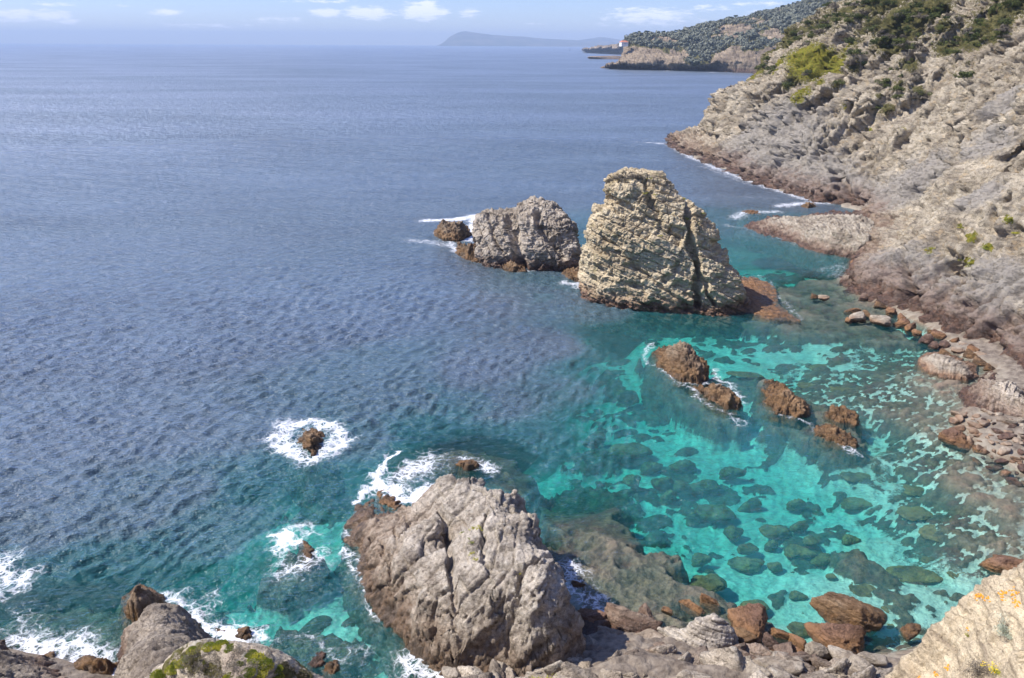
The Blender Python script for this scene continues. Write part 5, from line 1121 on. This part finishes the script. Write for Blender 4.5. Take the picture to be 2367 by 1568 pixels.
bush(2300, 1555, crag, .16, 'lime', 900, .07, 'flowering_bush', 'small green bush with yellow flowers on the lower right crag', 160)
bush(2236, 1471, crag, .07, 'lime', 500, .1, 'green_tuft', 'tiny bright green tuft beside the silvery bush on the crag')
# yellow bush rooted on a ledge just below the frame
pl = atz(1262, 1610, 19.0)
o = field_rock('headland', [(1130, 1640, 18.2, .6), (1200, 1615, 18.5, .6), (1290, 1608, 18.6, .6), (1360, 1630, 18.3, .6), (1420, 1720, 18, .4), (1100, 1760, 18, .4)], [(1262, 1660, 18.9), (1250, 1720, 19.1)], 'mound', 0.08, frame(10, 20, 30), (.6, .4, .2), 71, res=0.05, zb=17, low=2.0, skirt=1.6,
               attrs=lambda V: {'green': V[:, 0] * 0, 'veg': V[:, 0] * 0 + .3, 'grey': V[:, 0] * 0})
tag(o, 'ledge at the bottom edge below the big foreground rock', None, None, 'structure')
bpy.context.view_layer.update()
for px, s in [(1240, .42), (1285, .40), (1210, .3)]:
    p = on_px(px, 1625, o) or Vector(atz(px, 1625, 18.8))
    bush(px, 0, None, s, 'lime', 1500, .05, 'flowering_bush', {1240: 'yellow green bush with yellow flowers peeping over the bottom edge, middle of three', 1285: 'yellow green bush with yellow flowers peeping over the bottom edge, right of three', 1210: 'yellow green bush with yellow flowers peeping over the bottom edge, left of three'}[px], 260, fallback=p)
# orange lichen crusts on the crag: thin raised patches
g = new_mat('orange lichen'); b = g.node('ShaderNodeBsdfPrincipled'); g.put(b.inputs['Base Color'], g.mix(g.noise(g.node('ShaderNodeNewGeometry').outputs['Position'], 30, 3), (0.62, 0.20, 0.012), (0.75, 0.36, 0.03))); b.inputs['Roughness'].default_value = 0.95
g.l.new(b.outputs[0], g.o.inputs[0]); M['orange'] = g.m
V, Fq = [], []; n = 0; r_ = np.random.RandomState(9)
for px, py, sp, k in [(2262, 1378, 10, 14), (2278, 1382, 8, 7), (2320, 1372, 12, 12), (2345, 1372, 10, 12), (2350, 1392, 10, 16), (2190, 1405, 5, 6), (2318, 1380, 12, 7), (2190, 1545, 6, 10), (2165, 1558, 4, 6), (2120, 1570, 5, 4), (2235, 1455, 3, 3)]:
    for _ in range(k):
        p = on_px(px + r_.normal() * sp * .6, py + r_.normal() * sp * .5, crag)
        if p is None: continue
        ring = [(p.x + .028 * r_.uniform(.4, 1.3) * math.cos(t), p.y + .028 * r_.uniform(.4, 1.3) * math.sin(t), p.z - .004) for t in np.linspace(0, 5.6, 8)]
        V += ring + [(p.x, p.y, p.z + .02)] * 1; Fq += [(n + q, n + (q + 1) % 8, n + 8) for q in range(8)]; n += 9
if V:
    me = make_mesh('lichen', np.array(V), np.array(Fq), M['orange'], True); o = link('lichen', me); tag(o, 'orange lichen crusts spotting the top of the lower right crag', 'lichen', None, 'stuff')

# ------------------------------------------------------------------ far headland, point, island
def far_land(name, cols, mat, label, nx, nv, amp, bs, seed, back=200):
    """cols: list of profiles, each a list of world points from the water up to the skyline"""
    nk = len(cols); U = np.linspace(0, nk - 1, nx); T = np.linspace(0, 1, nv)
    prof = []
    for c in cols:
        c = np.array(c); L = np.concatenate([[0], np.cumsum(np.linalg.norm(np.diff(c, axis=0), axis=1))]); L /= L[-1]
        prof.append(np.stack([np.interp(T, L, c[:, k]) for k in range(3)], -1))
    prof = np.array(prof); G = np.zeros((nv, nx, 3))
    for v_ in range(nv):
        for k in range(3): G[v_, :, k] = np.interp(U, np.arange(nk), prof[:, v_, k])
    N = grid_normals(G)
    if N[..., 2].mean() < 0: N = -N
    P = detail(G.reshape(-1, 3), N.reshape(-1, 3), amp, frame(20, 20, 30), bs, seed, groove=bs[0] * .08, rid=.9)
    return G, P.reshape(G.shape)
def prof_px(w, pts):
    """w: water pixel; pts: (px, py, Y)"""
    a = atz(w[0], w[1], 0); L = [a + np.array([0, 0, -6]), a]
    for px, py, Y in pts: L.append(aty(px, py, Y))
    t = L[-1]; L.append(t + np.array([40, 90, -8])); L.append(t + np.array([120, 320, -60]))
    return L
HC = [prof_px((1396, 157), [(1404, 153, 1065), (1412, 150, 1070)]),
      prof_px((1430, 159), [(1430, 146, 1040), (1438, 134, 1060), (1446, 118, 1090), (1452, 96, 1120)]),
      prof_px((1467, 160), [(1468, 148, 1030), (1470, 125, 1060), (1466, 100, 1100), (1464, 83, 1130)]),
      prof_px((1512, 161), [(1512, 145, 1020), (1512, 115, 1060), (1512, 92, 1100), (1512, 78, 1140)]),
      prof_px((1553, 163), [(1553, 146, 1005), (1553, 118, 1040), (1553, 92, 1090), (1556, 77, 1140)]),
      prof_px((1600, 164), [(1600, 148, 990), (1600, 118, 1030), (1604, 88, 1090), (1606, 65, 1150)]),
      prof_px((1640, 165), [(1640, 148, 975), (1640, 118, 1020), (1646, 82, 1090), (1650, 55, 1160)]),
      prof_px((1690, 168), [(1690, 140, 955), (1690, 108, 990), (1692, 72, 1080), (1695, 48, 1170)]),
      prof_px((1745, 170), [(1745, 138, 935), (1745, 100, 980), (1745, 62, 1080), (1745, 34, 1180)]),
      prof_px((1800, 172), [(1800, 138, 915), (1800, 95, 970), (1800, 50, 1080), (1800, 21, 1190)]),
      prof_px((1860, 175), [(1860, 138, 890), (1860, 90, 950), (1860, 40, 1060), (1858, 6, 1190)]),
      prof_px((1930, 178), [(1930, 138, 870), (1930, 80, 930), (1930, 20, 1050), (1930, -30, 1190)]),
      prof_px((2100, 180), [(2100, 138, 860), (2100, 60, 930), (2100, -30, 1050), (2100, -90, 1190)]), prof_px((2400, 185), [(2400, 138, 860), (2400, 60, 930), (2400, -60, 1050), (2400, -140, 1190)])]
M['far'] = rock_mat('far cliff rock', (0.40, 0.315, 0.22), (0.22, 0.17, 0.12), (0.08, 0.065, 0.055), bed=(25, 30, 10), wet_z=2.5, scale=0.16, bscale=0.9, veg=True)
G, P = far_land('far_headland', HC, 'far', '', 520, 170, 4.2, (16, 12, 7), 81)
# canopy masses over its slopes
Nn = grid_normals(P); Nn *= np.sign(Nn[..., 2:3].mean())
fl = P.reshape(-1, 3); r_ = np.random.RandomState(3)
pj = (fl - np.array([0, 0, CAM_Z])) @ CM; PX = 1183.5 + F * pj[:, 0] / -pj[:, 2]; PY = 784 - F * pj[:, 1] / -pj[:, 2]
hgt = fl[:, 2]; dens = fbm(fl, 45, 4, 0.55, seed=90)
crest_y = np.interp(PX, [1396, 1450, 1464, 1512, 1556, 1606, 1650, 1695, 1745, 1800, 1858, 1930], [150, 96, 83, 78, 77, 65, 55, 48, 34, 21, 6, -30])
rel = (PY - crest_y)
lim = np.interp(PX, [1440, 1480, 1520, 1560, 1600, 1640, 1680, 1700, 1760, 1900], [14, 26, 34, 62, 84, 88, 78, 60, 66, 70])
want = (PX > 1446) & (rel < lim + dens * 50) & (dens > -0.10) & (hgt > 6)
want |= (rel < 6) & (PX > 1458)
idx = np.where(want)[0]; pick = r_.choice(idx, 4200)
vgf = ((PX > 1446) & (rel < lim + dens * 50 + 4) & (dens > -0.14) & (hgt > 5)).astype(f4)
me = make_mesh('far_headland', P.reshape(-1, 3), grid_faces(*P.shape[:2]), M['far'], True, {'veg': vgf, 'green': vgf * 0, 'grey': vgf * 0})
o = link('far_headland', me); tag(o, 'distant rocky headland with wooded slopes across the bay', None, None, 'structure')
V, Fq = [], []; base = []
for k in range(10): base.append(clump(700 + k, 80, .22, (1, 1, .7), 5, .8, .85, jit=.12))
n = 0
for i in pick:
    v, f = base[r_.randint(10)]; s = r_.uniform(2.5, 7.0); a = r_.uniform(0, 6.28); c_, s_ = math.cos(a), math.sin(a)
    q = v @ np.array([[c_, s_, 0], [-s_, c_, 0], [0, 0, 1]]) * s + fl[i] + r_.normal(size=3) * [2, 2, 0]
    V.append(q); Fq.append(f + n); n += len(v)
me = make_mesh('forest', np.concatenate(V), np.concatenate(Fq), M['forest'], False)
o = link('forest', me); tag(o, 'blue green wood covering the slopes of the distant headland', 'forest', None, 'stuff')
# pines along its skyline
def pine_proto(seed):
    V, Fq = clump(seed, 260, .26, (1, 1, .45), 8, .8, .6); V = V * 3.6 + [0, 0, 5.2]; cr = make_mesh('crown', V, Fq, M['pine'], False)
    V, Fq = merge([tube([(0, 0, -1), (.15, 0, 3), (.2, .1, 6)], .32, .16, 7), tube([(.15, 0, 3.5), (1.4, .3, 6)], .14, .06, 5), tube([(.15, 0, 3.8), (-1.3, -.4, 6.2)], .14, .06, 5)])
    return cr, make_mesh('trunk', V, Fq, M['bark'], True)
PP = [pine_proto(730 + k) for k in range(3)]
top = np.argmax(np.where(np.isfinite(G[..., 2]), 0, 0) + 0, 0)
for px in [1466, 1478, 1484, 1496, 1520, 1531, 1563, 1575, 1622, 1640, 1662, 1684, 1700, 1712, 1733, 1752, 1768, 1790, 1806, 1830]:
    cand = np.where(np.abs(PX - px) < 3)[0]
    if len(cand) == 0: continue
    i = cand[np.argmin(PY[cand])]; p = fl[i]
    e = bpy.data.objects.new('pine_tree', None); COL.objects.link(e); e.location = (p[0], p[1], p[2] - .5); s = rs.uniform(.5, .95); e.scale = (s,) * 3; e.rotation_euler = (0, 0, rs.uniform(0, 6))
    pr = rs.choice(PP); link('crown', pr[0], e); link('trunk', pr[1], e)
    tag(e, 'small umbrella pine on the skyline of the distant wooded headland', 'pine tree', 'pines on the skyline of the far headland')
# the low point behind it
def pt2(w, pts):
    L = prof_px(w, pts); t = L[-3]; L[-2] = t + np.array([60, 300, -6]); L[-1] = t + np.array([80, 900, -50]); return L
PC = [pt2((1344, 115.5), [(1350, 114.5, 3050)]), pt2((1362, 117), [(1366, 113, 3000)]), pt2((1380, 119), [(1380, 112, 2850), (1380, 105.5, 2950)]), pt2((1400, 121), [(1400, 112, 2750), (1400, 103.5, 2880)]), pt2((1425, 124), [(1425, 112, 2600), (1425, 101, 2800)]), pt2((1450, 128), [(1450, 112, 2500), (1450, 96, 2750)]), pt2((1500, 130), [(1500, 112, 2500), (1500, 94, 2750)])]
G2, P2_ = far_land('far_point', PC, 'far', '', 220, 60, 6, (26, 20, 9), 84)
o = link('far_headland', make_mesh('far_headland', P2_.reshape(-1, 3), grid_faces(*P2_.shape[:2]), M['far'], True)); tag(o, 'low ochre point beyond the wooded headland', None, None, 'structure')
for (w, tp, pk, lb) in [((1394, 136), (1432, 138), 132, 'dark islet rock off the headland, nearer than the low ochre point'), ((1388, 157.5), (1408, 158), 150, 'dark rock awash at the tip of the wooded headland')]:
    a = atz(w[0], w[1], 0); b_ = atz(tp[0], tp[1], 0); c = (a + b_) / 2; s = np.linalg.norm(b_ - a) / 2
    o = link('islet_rock', boulder_mesh(int(w[0]), 'dark', 4, .5, 9, .1), loc=tuple(c)); o.scale = (s, s * .6, s * (.32 if w[1] < 150 else .7)); tag(o, lb, 'islet rock')
g = new_mat('island'); pos = g.node('ShaderNodeNewGeometry').outputs['Position']; b = g.node('ShaderNodeBsdfPrincipled')
g.put(b.inputs['Base Color'], g.mix(g.step(g.noise(pos, 0.004, 5, .6), .42, .6), (0.05, 0.065, 0.045), (0.13, 0.12, 0.09))); b.inputs['Roughness'].default_value = 1
g.l.new(b.outputs[0], g.o.inputs[0]); M['isle'] = g.m
def ridge(name, L, D, w, label, seed):
    L = np.array(L, float); px = np.linspace(L[0, 0], L[-1, 0], 220); py = np.interp(px, L[:, 0], L[:, 1]); hp = aty(px, py, D)[:, 2]
    pts = aty(px, py, D); T = np.linspace(-1, 1, 40); G = np.zeros((40, 220, 3))
    for i, t in enumerate(T):
        G[i, :, 0] = pts[:, 0]; G[i, :, 1] = D + t * w; G[i, :, 2] = np.maximum(hp, 0) * (1 - abs(t) ** 1.6) - 3 * abs(t)
    q = G.reshape(-1, 3); q[:, 2] += fbm(q, w * .5, 4, seed=seed, ridged=True) * np.maximum(q[:, 2], 0) * .35 * (1 - np.exp(-np.abs(np.repeat(T, 220)) * 6))
    q[:, 2] = np.where(q[:, 2] < 0, -8, q[:, 2])
    o = link(name, make_mesh(name, q, grid_faces(40, 220), M['isle'], True)); tag(o, label, None, None, 'structure')
hz_y = lambda x_: 98 + 0 * x_
ridge('island', [(1026, 101), (1030, 97), (1040, 85), (1052, 78), (1066, 73), (1078, 72), (1095, 75), (1115, 78), (1140, 81), (1160, 82), (1185, 84), (1210, 85), (1240, 88), (1270, 90), (1310, 92), (1350, 94), (1390, 93), (1420, 97), (1450, 99)], 14000, 1500, 'hazy blue island with a humped left end on the horizon', 5)
ridge('island', [(1290, 101), (1320, 96), (1345, 92), (1368, 89), (1385, 86), (1400, 87), (1420, 90), (1440, 93), (1470, 97)], 15400, 500, 'fainter hazy hills on the horizon right of the humped island', 6)
# house on the far point
def boxm(cx, cy, cz, sx, sy, sz):
    v = np.array([(x_, y_, z_) for z_ in (-1, 1) for y_ in (-1, 1) for x_ in (-1, 1)], float) * [sx / 2, sy / 2, sz / 2] + [cx, cy, cz]
    return v, np.array([(0, 2, 3, 1), (4, 5, 7, 6), (0, 1, 5, 4), (2, 6, 7, 3), (0, 4, 6, 2), (1, 3, 7, 5)])
def flatm(name, c, r_=.8):
    g = new_mat(name); b = g.node('ShaderNodeBsdfPrincipled'); n_ = g.noise(g.node('ShaderNodeNewGeometry').outputs['Position'], 1.5, 4, .6)
    g.put(b.inputs['Base Color'], g.mix(n_, tuple(q * .82 for q in c), c)); b.inputs['Roughness'].default_value = r_; g.l.new(b.outputs[0], g.o.inputs[0]); return g.m
M['white'] = flatm('white render', (0.85, 0.83, 0.8)); M['tile'] = flatm('orange roof tiles', (0.62, 0.22, 0.12)); M['glass'] = flatm('dark pane', (0.05, 0.06, 0.08), .2); M['sail'] = flatm('white sail', (0.9, 0.9, 0.92)); M['hull'] = flatm('white hull', (.85, .86, .88), .3)
hp = aty(1442, 97.0, 1080); he = bpy.data.objects.new('house', None); COL.objects.link(he); he.location = (hp[0], hp[1], hp[2] - 5); he.rotation_euler = (0, 0, .4); he.scale = (.7,) * 3
tag(he, 'small white house with an orange roof on the distant headland by the low point', 'house')
link('wall', make_mesh('wall', *merge([boxm(0, 0, 2.8, 14, 9, 7.6)]), M['white'], False), he)
rv = np.array([(-7.6, -5.1, 6.6), (7.6, -5.1, 6.6), (7.6, 5.1, 6.6), (-7.6, 5.1, 6.6), (-4.5, 0, 9.4), (4.5, 0, 9.4)])
link('roof', make_mesh('roof', rv, np.array([(0, 1, 5, 4), (2, 3, 4, 5), (1, 2, 5, 5), (3, 0, 4, 4)])[:2], M['tile'], False), he)
link('roof', make_mesh('roof', rv, np.array([(1, 2, 5), (3, 0, 4)]), M['tile'], False), he)
for x_ in (-4.5, -1.5, 1.5, 4.5): link('window', make_mesh('window', *boxm(x_, -4.5, 3.6, 1.2, .12, 1.6), M['glass'], False), he)
# sailboat
bp = atz(1318, 118, 0); be = bpy.data.objects.new('sailboat', None); COL.objects.link(be); be.location = tuple(bp); be.rotation_euler = (0, 0, .5); be.scale = (1.0,) * 3
tag(be, 'tiny sailboat with one white sail left of the headland near the horizon', 'sailboat')
hv = []; 
for x_, w_ in ((-5, 1.2), (-2, 1.7), (2, 1.4), (6, .05)): hv += [(x_, -w_, 1.1), (x_, -w_ * .6, -.4), (x_, w_ * .6, -.4), (x_, w_, 1.1)]
link('hull', make_mesh('hull', np.array(hv), grid_faces(4, 4, True), M['hull'], True), be)
link('mast', make_mesh('mast', *tube([(0.3, 0, .6), (.3, 0, 15)], .12, .08, 6), M['hull'], True), be)
sv = [];
for k in range(9):
    t = k / 8; sv += [(.25, 0, 2 + 12.5 * t), (.25 - 2.4 * (1 - t) , .35 * (1 - t), 2 + 12.5 * t), (.25 - 4.8 * (1 - t), .1 * (1 - t), 2 + 12.5 * t)]
link('sail', make_mesh('sail', np.array(sv), grid_faces(9, 3), M['sail'], True), be)

# ------------------------------------------------------------------ haze
g = new_mat('haze'); v = g.node('ShaderNodeVolumePrincipled'); v.inputs['Color'].default_value = (0.60, 0.76, 1.0, 1); v.inputs['Density'].default_value = 1.05e-4; v.inputs['Anisotropy'].default_value = 0.0
g.l.new(v.outputs[0], g.o.inputs[1]); M['haze'] = g.m
V, Fq = boxm(0, 7000, 96, 44000, 26000, 342)
o = link('haze', make_mesh('haze', V, Fq, M['haze'], False)); tag(o, 'thin sea haze', None, None, 'stuff')
